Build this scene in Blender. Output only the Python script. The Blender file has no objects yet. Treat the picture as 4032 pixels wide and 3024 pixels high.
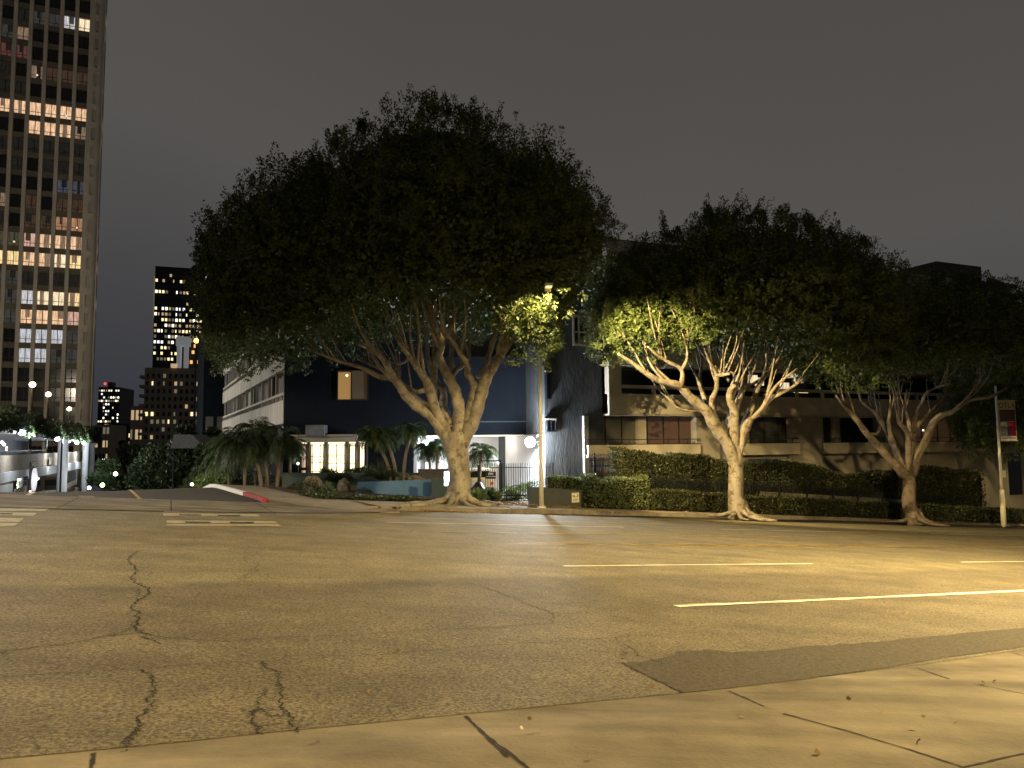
import bpy, math, random
import numpy as np
from mathutils import Vector
R = math.radians
random.seed(7); rng = np.random.default_rng(7)
scene = bpy.context.scene
col = scene.collection
# ------------------------------------------------------------ camera
FPX = 2950.0
PITCH, ROLL = R(4.61), R(0.5)
CAM = np.array([0.0, 0.0, 1.6])
Fw = np.array([0, math.cos(PITCH), math.sin(PITCH)])
R0 = np.array([1.0, 0, 0]); U0 = np.array([0, -math.sin(PITCH), math.cos(PITCH)])
Rt = math.cos(ROLL)*R0 - math.sin(ROLL)*U0
Up = math.sin(ROLL)*R0 + math.cos(ROLL)*U0
cd = bpy.data.cameras.new('camera'); cam = bpy.data.objects.new('camera', cd); col.objects.link(cam)
cd.sensor_width = 36; cd.lens = FPX/4032*36; cd.clip_end = 3000; cd.clip_start = .05
from mathutils import Matrix
cam.matrix_world = Matrix(((Rt[0], Up[0], -Fw[0], CAM[0]), (Rt[1], Up[1], -Fw[1], CAM[1]), (Rt[2], Up[2], -Fw[2], CAM[2]), (0, 0, 0, 1)))
scene.camera = cam
# ------------------------------------------------------------ sky
world = bpy.data.worlds.new('World'); scene.world = world; world.use_nodes = True
wn = world.node_tree; wn.nodes.clear()
out = wn.nodes.new('ShaderNodeOutputWorld'); bg = wn.nodes.new('ShaderNodeBackground')
tc = wn.nodes.new('ShaderNodeTexCoord'); sep = wn.nodes.new('ShaderNodeSeparateXYZ')
ramp = wn.nodes.new('ShaderNodeValToRGB'); no = wn.nodes.new('ShaderNodeTexNoise')
no.inputs['Scale'].default_value = 1.6; no.inputs['Detail'].default_value = 3
mth = wn.nodes.new('ShaderNodeMath'); mth.operation = 'MULTIPLY_ADD'; mth.inputs[1].default_value = .30
L = wn.links
L.new(tc.outputs['Generated'], sep.inputs[0]); L.new(tc.outputs['Generated'], no.inputs['Vector'])
L.new(no.outputs['Fac'], mth.inputs[0])
az = wn.nodes.new('ShaderNodeMath'); az.operation = 'MULTIPLY_ADD'; az.inputs[1].default_value = .16
L.new(sep.outputs['X'], az.inputs[0]); L.new(sep.outputs['Z'], az.inputs[2]); L.new(az.outputs[0], mth.inputs[2])
cr = ramp.color_ramp
cr.elements[0].position = .05; cr.elements[0].color = (.0270, .0300, .0400, 1)
cr.elements[1].position = .75; cr.elements[1].color = (.064, .0590, .0540, 1)
e = cr.elements.new(.30); e.color = (.0540, .0530, .0545, 1)
e = cr.elements.new(.48); e.color = (.0780, .0735, .0690, 1)
L.new(mth.outputs[0], ramp.inputs[0]); L.new(ramp.outputs[0], bg.inputs[0]); bg.inputs[1].default_value = 1.16
L.new(bg.outputs[0], out.inputs[0])
scene.view_settings.view_transform = 'Standard'; scene.view_settings.look = 'None'
scene.view_settings.exposure = 0; scene.view_settings.gamma = 1
scene.render.resolution_x = 1024; scene.render.resolution_y = 768
scene.render.engine = 'CYCLES'

def lamp(name, loc, power, colr, radius=.1, spot=None, direction=None, parent=None, blend=.3):
    ld = bpy.data.lights.new(name, 'SPOT' if spot else 'POINT')
    ld.energy = power; ld.color = colr; ld.shadow_soft_size = radius
    if spot: ld.spot_size = R(spot); ld.spot_blend = blend
    o = bpy.data.objects.new(name, ld); col.objects.link(o)
    if parent is not None:
        o.parent = parent; o.location = Vector(loc)-parent.location
    else: o.location = loc
    if direction is not None:
        o.rotation_euler = Vector(direction).to_track_quat('-Z', 'Y').to_euler()
    return o
WARM = (1.0, .73, .31); COOL = (.88, .95, 1.0)

# ------------------------------------------------------------ projection helpers
def P(x, y, z):
    return CAM + z*(Fw + (x-2016)/FPX*Rt - (y-1512)/FPX*Up)
def proj(p):
    d = np.asarray(p, float)-CAM; z = d@Fw
    return 2016+FPX*(d@Rt)/z, 1512-FPX*(d@Up)/z
AST = R(60.4)
S_ = np.array([math.sin(AST), math.cos(AST), 0]); N_ = np.array([-math.cos(AST), math.sin(AST), 0])
SL = .078
def smooth(t): t = np.clip(t, 0, 1); return t*t*(3-2*t)
def gz(u, v):
    w = np.maximum(0, v-np.clip(33.2+(np.asarray(u, float)-1.5)*1.6, 28.6, 40.5))
    return -SL*u - .085*w*smooth(w/8)
def UV(p): return float(np.dot(p[:3], S_)), float(np.dot(p[:3], N_))
def XYZ(u, v, off=0.0):
    q = S_*u+N_*v
    return np.array([q[0], q[1], float(gz(u, v))+off])
def G(x, y, off=0.0):
    d = Fw+(x-2016)/FPX*Rt-(y-1512)/FPX*Up
    t = -(CAM[2]-off)/(d[2]+SL*(d@S_))
    return CAM+t*d
def groundz(p): u, v = UV(p); return float(gz(u, v))
def ZofY(xy, y):
    a, b = -60.0, 140.0
    for _ in range(50):
        m = (a+b)/2
        if proj((xy[0], xy[1], m))[1] > y: a = m
        else: b = m
    return (a+b)/2

# ------------------------------------------------------------ materials
MATS = {}
def mat(name, c1, c2=None, scale=2.0, rough=.85, bump=0, bscale=20, spec=.25, metal=0, detail=6, em=None, es=0, extra=None, stretch=None):
    if name in MATS: return MATS[name]
    m = bpy.data.materials.new(name); m.use_nodes = True
    nt = m.node_tree; b = nt.nodes['Principled BSDF']; l = nt.links
    b.inputs['Roughness'].default_value = rough; b.inputs['Metallic'].default_value = metal
    b.inputs['Specular IOR Level'].default_value = spec
    c1 = (*c1, 1); b.inputs['Base Color'].default_value = c1
    t = nt.nodes.new('ShaderNodeTexCoord'); src = t.outputs['Object']
    if stretch:
        mp = nt.nodes.new('ShaderNodeMapping'); mp.inputs['Scale'].default_value = stretch
        l.new(src, mp.inputs[0]); src = mp.outputs[0]
    if c2 is not None:
        n = nt.nodes.new('ShaderNodeTexNoise'); n.inputs['Scale'].default_value = scale; n.inputs['Detail'].default_value = detail
        n.inputs['Roughness'].default_value = .65
        r = nt.nodes.new('ShaderNodeValToRGB'); r.color_ramp.elements[0].position = .35; r.color_ramp.elements[1].position = .65
        r.color_ramp.elements[0].color = c1; r.color_ramp.elements[1].color = (*c2, 1)
        l.new(src, n.inputs['Vector']); l.new(n.outputs['Fac'], r.inputs[0]); l.new(r.outputs[0], b.inputs['Base Color'])
    if bump:
        n2 = nt.nodes.new('ShaderNodeTexNoise'); n2.inputs['Scale'].default_value = bscale; n2.inputs['Detail'].default_value = 5
        bp = nt.nodes.new('ShaderNodeBump'); bp.inputs['Strength'].default_value = bump; bp.inputs['Distance'].default_value = .03
        l.new(src, n2.inputs['Vector']); l.new(n2.outputs['Fac'], bp.inputs['Height']); l.new(bp.outputs[0], b.inputs['Normal'])
    if em is not None:
        b.inputs['Emission Color'].default_value = (*em, 1); b.inputs['Emission Strength'].default_value = es
        if c2 is not None and es:
            mx = nt.nodes.new('ShaderNodeMix'); mx.data_type = 'RGBA'; mx.blend_type = 'MULTIPLY'; mx.inputs[0].default_value = .8
            mx.inputs[7].default_value = (*em, 1)
            g = nt.nodes.new('ShaderNodeValToRGB'); g.color_ramp.elements[0].position = .3; g.color_ramp.elements[1].position = .7
            g.color_ramp.elements[0].color = (.35, .3, .25, 1); g.color_ramp.elements[1].color = (1, 1, 1, 1)
            l.new(n.outputs['Fac'], g.inputs[0]); l.new(g.outputs[0], mx.inputs[6]); l.new(mx.outputs[2], b.inputs['Emission Color'])
    MATS[name] = m
    return m
def leafmat(name, dark, light, trans=.35, rough=.45):
    m = bpy.data.materials.new(name); m.use_nodes = True; nt = m.node_tree; l = nt.links
    b = nt.nodes['Principled BSDF']; o = nt.nodes['Material Output']
    g = nt.nodes.new('ShaderNodeNewGeometry'); r = nt.nodes.new('ShaderNodeValToRGB')
    r.color_ramp.elements[0].color = (*dark, 1); r.color_ramp.elements[1].color = (*light, 1)
    l.new(g.outputs['Random Per Island'], r.inputs[0]); l.new(r.outputs[0], b.inputs['Base Color'])
    b.inputs['Roughness'].default_value = rough; b.inputs['Specular IOR Level'].default_value = .3
    t = nt.nodes.new('ShaderNodeBsdfTranslucent'); l.new(r.outputs[0], t.inputs[0])
    mx = nt.nodes.new('ShaderNodeMixShader'); mx.inputs[0].default_value = trans
    l.new(b.outputs[0], mx.inputs[1]); l.new(t.outputs[0], mx.inputs[2]); l.new(mx.outputs[0], o.inputs[0])
    MATS[name] = m; return m
def emis(name, c, s, var=True, scale=1.2, stretch=(6, 6, .6)):
    return mat(name, (.02, .02, .02), (.03, .03, .03) if var else None, scale=scale, em=c, es=s, stretch=stretch if var else None, detail=2)

M_ficus = leafmat('ficus_leaf', (.030, .046, .013), (.085, .112, .030), .14, .55)
M_dark = leafmat('dark_leaf', (.016, .028, .011), (.042, .062, .023), .2)
M_hedge = leafmat('hedge_leaf', (.020, .026, .010), (.055, .060, .022), .15)
M_palm = leafmat('palm_leaf', (.028, .055, .022), (.062, .10, .038), .25)
M_pale = leafmat('pale_shrub_leaf', (.055, .075, .030), (.145, .17, .075), .3)
M_bright = leafmat('bright_shrub_leaf', (.07, .11, .035), (.15, .21, .075), .3)
M_dryleaf = leafmat('fallen_leaf', (.12, .06, .02), (.35, .24, .10), .1)

def bark(name, a, b_, c_):
    m = mat(name, a, b_, scale=2.2, rough=.9, bump=.5, bscale=9, stretch=(1, 1, .45))
    nt = m.node_tree; l = nt.links; bs = nt.nodes['Principled BSDF']
    old = bs.inputs['Base Color'].links[0].from_socket
    n = nt.nodes.new('ShaderNodeTexNoise'); n.inputs['Scale'].default_value = 3.2; n.inputs['Detail'].default_value = 9; n.inputs['Roughness'].default_value = .72
    t = nt.nodes.new('ShaderNodeTexCoord'); l.new(t.outputs['Object'], n.inputs['Vector'])
    r = nt.nodes.new('ShaderNodeValToRGB'); r.color_ramp.elements[0].position = .50; r.color_ramp.elements[1].position = .60
    l.new(n.outputs['Fac'], r.inputs[0])
    mx = nt.nodes.new('ShaderNodeMix'); mx.data_type = 'RGBA'; l.new(r.outputs[0], mx.inputs[0])
    l.new(old, mx.inputs[6]); mx.inputs[7].default_value = (*c_, 1); l.new(mx.outputs[2], bs.inputs['Base Color'])
    return m
M_bark = bark('ficus_bark', (.185, .165, .135), (.33, .30, .25), (.125, .105, .08))
M_bark2 = bark('mottled_ficus_bark', (.15, .13, .10), (.24, .215, .175), (.085, .06, .04))
M_bark3 = bark('shaded_ficus_bark', (.10, .08, .06), (.19, .155, .12), (.07, .055, .04))  # darker bark copy for the third tree, its shade put into the colour
M_palmbark = mat('palm_bark', (.20, .16, .11), (.10, .08, .06), 14, bump=.8, bscale=30, stretch=(1, 1, 4))

def asphalt():
    m = bpy.data.materials.new('asphalt'); m.use_nodes = True; nt = m.node_tree; l = nt.links; b = nt.nodes['Principled BSDF']
    def N(t): return nt.nodes.new(t)
    tcn = N('ShaderNodeTexCoord')
    def noise(s, d=4, r=.6):
        n = N('ShaderNodeTexNoise'); n.inputs['Scale'].default_value = s; n.inputs['Detail'].default_value = d; n.inputs['Roughness'].default_value = r
        l.new(tcn.outputs['Object'], n.inputs['Vector']); return n
    dot = N('ShaderNodeVectorMath'); dot.operation = 'DOT_PRODUCT'; dot.inputs[1].default_value = tuple(N_)
    l.new(tcn.outputs['Object'], dot.inputs[0])
    nz = noise(.5, 5); am = N('ShaderNodeMath'); am.operation = 'MULTIPLY_ADD'; am.inputs[1].default_value = .7
    l.new(nz.outputs['Fac'], am.inputs[0]); l.new(dot.outputs['Value'], am.inputs[2])
    mr = N('ShaderNodeMapRange'); mr.inputs[1].default_value = 10.35; mr.inputs[2].default_value = 10.75; l.new(am.outputs[0], mr.inputs[0])
    base = N('ShaderNodeMix'); base.data_type = 'RGBA'; base.inputs[6].default_value = (.112, .095, .066, 1); base.inputs[7].default_value = (.168, .146, .094, 1)
    l.new(mr.outputs[0], base.inputs[0])
    # long streaks along the driving direction
    mp = N('ShaderNodeMapping'); mp.inputs['Rotation'].default_value = (0, 0, AST-math.pi/2); mp.inputs['Scale'].default_value = (.05, 1.1, 1)
    l.new(tcn.outputs['Object'], mp.inputs[0])
    st = N('ShaderNodeTexNoise'); st.inputs['Scale'].default_value = 1; st.inputs['Detail'].default_value = 4; l.new(mp.outputs[0], st.inputs['Vector'])
    sr = N('ShaderNodeMapRange'); sr.inputs[1].default_value = .3; sr.inputs[2].default_value = .7; sr.inputs[3].default_value = .82; sr.inputs[4].default_value = 1.16
    l.new(st.outputs['Fac'], sr.inputs[0])
    g1 = noise(38, 2, .75); gr = N('ShaderNodeMapRange'); gr.inputs[1].default_value = .35; gr.inputs[2].default_value = .68; gr.inputs[3].default_value = .40; gr.inputs[4].default_value = 1.85
    l.new(g1.outputs['Fac'], gr.inputs[0])
    g2 = noise(1.3, 5); g2r = N('ShaderNodeMapRange'); g2r.inputs[1].default_value = .3; g2r.inputs[2].default_value = .7; g2r.inputs[3].default_value = .74; g2r.inputs[4].default_value = 1.18
    l.new(g2.outputs['Fac'], g2r.inputs[0])
    m1 = N('ShaderNodeMath'); m1.operation = 'MULTIPLY'; l.new(sr.outputs[0], m1.inputs[0]); l.new(gr.outputs[0], m1.inputs[1])
    m2 = N('ShaderNodeMath'); m2.operation = 'MULTIPLY'; l.new(m1.outputs[0], m2.inputs[0]); l.new(g2r.outputs[0], m2.inputs[1])
    vm = N('ShaderNodeVectorMath'); vm.operation = 'SCALE'; l.new(base.outputs[2], vm.inputs[0]); l.new(m2.outputs[0], vm.inputs['Scale'])
    l.new(vm.outputs[0], b.inputs['Base Color'])
    b.inputs['Roughness'].default_value = .78; b.inputs['Specular IOR Level'].default_value = .3
    bp = N('ShaderNodeBump'); bp.inputs['Strength'].default_value = .3; bp.inputs['Distance'].default_value = .008
    l.new(g1.outputs['Fac'], bp.inputs['Height']); l.new(bp.outputs[0], b.inputs['Normal'])
    MATS['asphalt'] = m; return m
M_asph = asphalt()
M_asph2 = mat('dark_asphalt', (.038, .034, .030), (.062, .055, .046), 40, rough=.85, bump=.5, bscale=60)
M_patch = mat('patched_asphalt', (.042, .036, .028), (.090, .078, .060), 26, rough=.85, bump=.5, bscale=60)
M_crack = mat('crack_tar', (.022, .019, .016), rough=.95)
def concrete(name, a, b_, s=1.6):
    m = mat(name, a, b_, s, rough=.88, bump=.25, bscale=35, detail=8); return m
M_walk = concrete('sidewalk_concrete', (.112, .095, .067), (.225, .192, .136), .8)
def streaks(m, k0=.62, k1=1.12, sc=(.16, 2.2, 1)):
    nt = m.node_tree; l = nt.links; b = nt.nodes['Principled BSDF']; src = b.inputs['Base Color'].links[0].from_socket
    t = nt.nodes.new('ShaderNodeTexCoord'); mp = nt.nodes.new('ShaderNodeMapping'); mp.inputs['Rotation'].default_value = (0, 0, AST-math.pi/2); mp.inputs['Scale'].default_value = sc
    n = nt.nodes.new('ShaderNodeTexNoise'); n.inputs['Scale'].default_value = 1; n.inputs['Detail'].default_value = 6; r = nt.nodes.new('ShaderNodeMapRange')
    for i, v in zip((1, 2, 3, 4), (.35, .6, k0, k1)): r.inputs[i].default_value = v
    v = nt.nodes.new('ShaderNodeVectorMath'); v.operation = 'SCALE'; l.new(t.outputs['Object'], mp.inputs[0]); l.new(mp.outputs[0], n.inputs['Vector']); l.new(n.outputs['Fac'], r.inputs[0]); l.new(src, v.inputs[0]); l.new(r.outputs[0], v.inputs['Scale']); l.new(v.outputs[0], b.inputs['Base Color'])
streaks(M_walk)
M_walk2 = concrete('old_sidewalk_concrete', (.16, .135, .10), (.26, .22, .16), .9)
M_kerb = concrete('kerb_concrete', (.13, .115, .09), (.22, .19, .145), 2.5)
M_white = mat('white_road_paint', (.62, .58, .46), (.80, .76, .62), 9, rough=.6, detail=8)
M_worn = mat('worn_white_paint', (.28, .25, .19), (.52, .47, .35), 5, rough=.7, detail=9)
M_yellow = mat('yellow_road_paint', (.20, .14, .05), (.58, .40, .12), 2.5, rough=.6, detail=8)
M_red = mat('red_kerb_paint', (.22, .018, .015), (.40, .05, .038), 6, rough=.6)
M_kwhite = mat('white_kerb_paint', (.70, .68, .66), (.85, .83, .80), 6, rough=.6)
M_soil = mat('bark_mulch', (.050, .028, .018), (.12, .070, .045), 22, bump=1, bscale=40)
M_ground = mat('dark_ground', (.03, .028, .022), (.05, .045, .03), 3)
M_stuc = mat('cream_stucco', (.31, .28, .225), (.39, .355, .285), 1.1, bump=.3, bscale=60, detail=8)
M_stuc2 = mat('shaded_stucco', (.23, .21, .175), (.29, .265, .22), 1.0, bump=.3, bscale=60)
M_navy = mat('navy_stucco', (.0065, .0085, .0125), (.009, .0115, .016), 1.0, spec=.05, bump=.3, bscale=50)
M_text = mat('rough_grey_stucco', (.032, .036, .042), (.060, .065, .070), 2.0, bump=1.0, bscale=6, stretch=(1.6, 1.6, .45))
M_wing = mat('streaked_white_concrete', (.36, .34, .30), (.58, .55, .49), 1.0, bump=.2, bscale=30, stretch=(1.6, 1.6, .18), detail=7)
M_glass = mat('dark_glass', (.012, .014, .017), rough=.08, spec=.6)
M_glass2 = mat('screened_glass', (.045, .043, .038), (.070, .066, .058), .8, rough=.25, spec=.5)
M_wshade = mat('window_blind_grey', (.10, .095, .08), (.13, .12, .10), .6, rough=.5)
M_frame = mat('dark_bronze_frame', (.02, .017, .014), rough=.5)
M_black = mat('black_painted_steel', (.012, .013, .016), rough=.45)
M_steel = mat('galvanised_pole', (.52, .49, .42), (.62, .58, .50), 6, rough=.55)
M_sleeve = mat('pale_pole_paint', (.62, .58, .46), (.70, .66, .54), 8, rough=.5)
M_blue = mat('blue_grey_wall', (.07, .14, .25), (.09, .17, .30), 1.2, bump=.2, bscale=50)
M_teal = mat('dark_teal_wall', (.045, .070, .075), (.060, .085, .09), 1.2, bump=.2, bscale=50)
M_rock = mat('rough_boulder', (.085, .070, .052), (.19, .165, .13), 5, bump=.8, bscale=8)
M_tower = mat('tower_concrete', (.42, .38, .31), (.52, .47, .39), .3, bump=.1)
M_tdark = mat('tower_dark_glass', (.010, .009, .008), rough=.15, spec=.4)
M_pod = mat('podium_concrete', (.42, .43, .44), (.54, .55, .56), .6, bump=.15, bscale=12, stretch=(1, 1, .3))
M_brick = mat('podium_brick', (.16, .13, .10), (.34, .29, .23), 5, bump=.3, bscale=10)
M_far = mat('far_tower_cladding', (.020, .020, .022), rough=.5)
M_far2 = mat('far_beige_wall', (.20, .17, .14), (.26, .22, .18), .15)

# ------------------------------------------------------------ mesh builder
class MB:
    def __init__(s): s.v = []; s.f = []; s.m = []
    def quad(s, a, b, c, d, m=0):
        n = len(s.v); s.v += [tuple(map(float, p)) for p in (a, b, c, d)]; s.f.append((n, n+1, n+2, n+3)); s.m.append(m)
    def poly(s, pts, m=0):
        n = len(s.v); s.v += [tuple(map(float, p)) for p in pts]; s.f.append(tuple(range(n, n+len(pts)))); s.m.append(m)
    def hexa(s, b, t, m=0):   # bottom 4, top 4
        n = len(s.v); s.v += [tuple(map(float, p)) for p in list(b)+list(t)]
        for f in ((3, 2, 1, 0), (4, 5, 6, 7), (0, 1, 5, 4), (1, 2, 6, 5), (2, 3, 7, 6), (3, 0, 4, 7)):
            s.f.append(tuple(n+i for i in f)); s.m.append(m)
    def box(s, c, sz, rz=0, m=0):
        cx, cy, cz = c; x, y, z = sz[0]/2, sz[1]/2, sz[2]/2; co, si = math.cos(rz), math.sin(rz)
        def q(a, b, d): return (cx+a*co-b*si, cy+a*si+b*co, cz+d)
        s.hexa([q(-x, -y, -z), q(x, -y, -z), q(x, y, -z), q(-x, y, -z)], [q(-x, -y, z), q(x, -y, z), q(x, y, z), q(-x, y, z)], m)
    def fbox(s, F, s0, s1, z0, z1, d0, d1, m=0):
        s.hexa([F.pt(s0, z0, d1), F.pt(s1, z0, d1), F.pt(s1, z0, d0), F.pt(s0, z0, d0)],
               [F.pt(s0, z1, d1), F.pt(s1, z1, d1), F.pt(s1, z1, d0), F.pt(s0, z1, d0)], m)
    def tube(s, pts, rad, n=8, m=0, cap=True, wob=0):
        pts = [np.array(p, float) for p in pts]; k = len(pts); base = len(s.v)
        ref = np.array([.31, .95, .1])
        for i in range(k):
            t = pts[min(i+1, k-1)]-pts[max(i-1, 0)]; t /= (np.linalg.norm(t)+1e-9)
            a = np.cross(t, ref); a /= (np.linalg.norm(a)+1e-9); b = np.cross(t, a)
            for j in range(n):
                an = 2*math.pi*j/n; r = rad[i]*(1+(wob*math.sin(3*an+i*.35)+wob*.6*math.sin(5*an+i*.6+1) if wob else 0))
                s.v.append(tuple(pts[i]+r*(math.cos(an)*a+math.sin(an)*b)))
        for i in range(k-1):
            for j in range(n):
                s.f.append((base+i*n+j, base+i*n+(j+1) % n, base+(i+1)*n+(j+1) % n, base+(i+1)*n+j)); s.m.append(m)
        if cap:
            s.f.append(tuple(base+j for j in range(n))[::-1]); s.m.append(m)
            s.f.append(tuple(base+(k-1)*n+j for j in range(n))); s.m.append(m)
    def sphere(s, c, r, m=0, n=12, k=8, jit=0, seed=0):
        rr = random.Random(seed); base = len(s.v); r = (r, r, r) if not hasattr(r, '__len__') else r
        for i in range(k+1):
            ph = math.pi*i/k
            for j in range(n):
                th = 2*math.pi*j/n; q = 1+jit*(rr.random()-.5)
                s.v.append((c[0]+r[0]*q*math.sin(ph)*math.cos(th), c[1]+r[1]*q*math.sin(ph)*math.sin(th), c[2]+r[2]*q*math.cos(ph)))
        for i in range(k):
            for j in range(n):
                s.f.append((base+i*n+j, base+(i+1)*n+j, base+(i+1)*n+(j+1) % n, base+i*n+(j+1) % n)); s.m.append(m)
    def build(s, name, mats, parent=None, smooth=False, origin=None):
        if not s.v: return {}
        if not isinstance(mats, (list, tuple)): mats = [mats]
        o0 = np.zeros(3)
        root = parent
        while root is not None:
            o0 = o0+np.array(root.location); root = root.parent
        if parent is None and origin is not None: o0 = np.array(origin, float)
        me = bpy.data.meshes.new(name)
        v = np.array(s.v)-o0
        me.from_pydata(v.tolist(), [], s.f)
        for m in mats: me.materials.append(m)
        me.polygons.foreach_set('material_index', np.array(s.m, dtype=np.int32))
        if smooth: me.polygons.foreach_set('use_smooth', np.ones(len(s.f), dtype=bool))
        me.update()
        o = bpy.data.objects.new(name, me); col.objects.link(o)
        if parent is not None: o.parent = parent
        elif origin is not None: o.location = origin
        return o
class Frame:
    """vertical plane: A=(x,y) origin, e = unit right direction, n = unit normal to the viewer"""
    def __init__(s, A, ang):
        s.A = np.array([A[0], A[1], 0.0]); s.e = np.array([math.sin(R(ang)), math.cos(R(ang)), 0]); s.n = np.array([s.e[1], -s.e[0], 0])
    def pt(s, a, z, d=0): q = s.A+s.e*a+s.n*d; return np.array([q[0], q[1], z])
    def hit(s, x, y, d=0):
        r = Fw+(x-2016)/FPX*Rt-(y-1512)/FPX*Up
        A = s.A+s.n*d
        t = ((A-CAM)@s.n)/(r@s.n)
        q = CAM+t*r
        return float((q-A)@s.e), float(q[2])
def thing(name, label, cat, loc=(0, 0, 0), group=None):
    o = bpy.data.objects.new(name, None); col.objects.link(o); o.location = tuple(map(float, loc)); o.empty_display_size = .3
    o['label'] = label; o['category'] = cat
    if group: o['group'] = group
    return o
def tag(o, label, cat, group=None, kind=None):
    o['label'] = label; o['category'] = cat
    if group: o['group'] = group
    if kind: o['kind'] = kind
    return o
def struct(o): o['kind'] = 'structure'; return o
def text_mesh(txt, size, name, F, s_, z_, d_, m, parent, extr=.004, align='CENTER', sx=1.0):
    c = bpy.data.curves.new(name, 'FONT'); c.body = txt; c.size = size; c.extrude = extr; c.align_x = align; c.align_y = 'CENTER'
    t = bpy.data.objects.new(name+'_tmp', c); col.objects.link(t)
    bpy.context.view_layer.update()
    me = bpy.data.meshes.new_from_object(t.evaluated_get(bpy.context.evaluated_depsgraph_get()))
    bpy.data.objects.remove(t)
    o0 = np.array(parent.location) if parent is not None else np.zeros(3)
    if parent is not None and parent.parent is not None: o0 = o0+np.array(parent.parent.location)
    for vv in me.vertices:
        x, y, z = vv.co; q = F.pt(s_+x*sx, z_+y, d_+z)-o0; vv.co = Vector(q)
    me.materials.clear(); me.materials.append(m)
    o = bpy.data.objects.new(name, me); col.objects.link(o)
    if parent is not None: o.parent = parent
    return o

# ------------------------------------------------------------ foliage
def quads_obj(name, V, matl, parent=None, extra=None, origin=None):
    """V: (N,4,3) world coords"""
    o0 = np.zeros(3); r = parent
    while r is not None: o0 = o0+np.array(r.location); r = r.parent
    if parent is None and origin is not None: o0 = np.array(origin, float)
    N = V.shape[0]; co = (V.reshape(-1, 3)-o0).astype(np.float32)
    ev = np.zeros((0, 3), np.float32); ef = []
    me = bpy.data.meshes.new(name)
    loops = np.arange(4*N, dtype=np.int32); starts = np.arange(0, 4*N, 4, dtype=np.int32)
    mi = np.zeros(N, np.int32)
    if extra is not None:   # extra MB of quads only
        ev = (np.array(extra.v)-o0).astype(np.float32); ef = np.array(extra.f, dtype=np.int32)
        loops = np.concatenate([loops, ef.reshape(-1)+4*N]); starts = np.concatenate([starts, 4*N+np.arange(0, 4*len(ef), 4, dtype=np.int32)])
        mi = np.concatenate([mi, np.ones(len(ef), np.int32)]); co = np.concatenate([co, ev])
    me.vertices.add(len(co)); me.vertices.foreach_set('co', co.reshape(-1))
    me.loops.add(len(loops)); me.loops.foreach_set('vertex_index', loops)
    me.polygons.add(len(starts)); me.polygons.foreach_set('loop_start', starts)
    me.update(calc_edges=True)
    ms = matl if isinstance(matl, (list, tuple)) else [matl]
    for m in ms: me.materials.append(m)
    if len(ms) > 1: me.polygons.foreach_set('material_index', np.minimum(mi, len(ms)-1))
    me.validate()
    o = bpy.data.objects.new(name, me); col.objects.link(o)
    if parent is not None: o.parent = parent
    elif origin is not None: o.location = tuple(map(float, origin))
    return o
def unit(a): return a/(np.linalg.norm(a, axis=-1, keepdims=True)+1e-9)
def leaves(pos, dirs, ln, wd, r=rng):
    N = len(pos)
    rnd = unit(r.normal(size=(N, 3))); side = unit(np.cross(dirs, rnd)); nrm = np.cross(side, dirs)
    l = (ln*(.7+.6*r.random(N)))[:, None]; w = (wd*(.7+.6*r.random(N)))[:, None]
    a = pos; b = pos+dirs*l*.45+side*w*.5+nrm*l*.06; c = pos+dirs*l; d = pos+dirs*l*.45-side*w*.5+nrm*l*.06
    return np.stack([a, b, c, d], 1)
def shoots(base, dirs, lens, rad, per, leaf, r=rng):
    """leafy conical shoots"""
    N = len(base); k = per
    t = r.random((N, k))**.8
    ref = unit(r.normal(size=(N, 1, 3))); d = dirs[:, None, :]
    a1 = unit(np.cross(d, ref)); a2 = np.cross(d, a1)
    th = r.random((N, k))*2*math.pi
    out_ = a1*np.cos(th)[..., None]+a2*np.sin(th)[..., None]
    rr = rad[:, None]*(1-t*.85)*(r.random((N, k))**.5)
    pos = base[:, None, :]+d*(t*lens[:, None])[..., None]+out_*rr[..., None]
    ld = unit(out_*.8+d*.7+r.normal(size=(N, k, 3))*.35)
    return leaves(pos.reshape(-1, 3), ld.reshape(-1, 3), leaf, leaf*.48, r)
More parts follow.
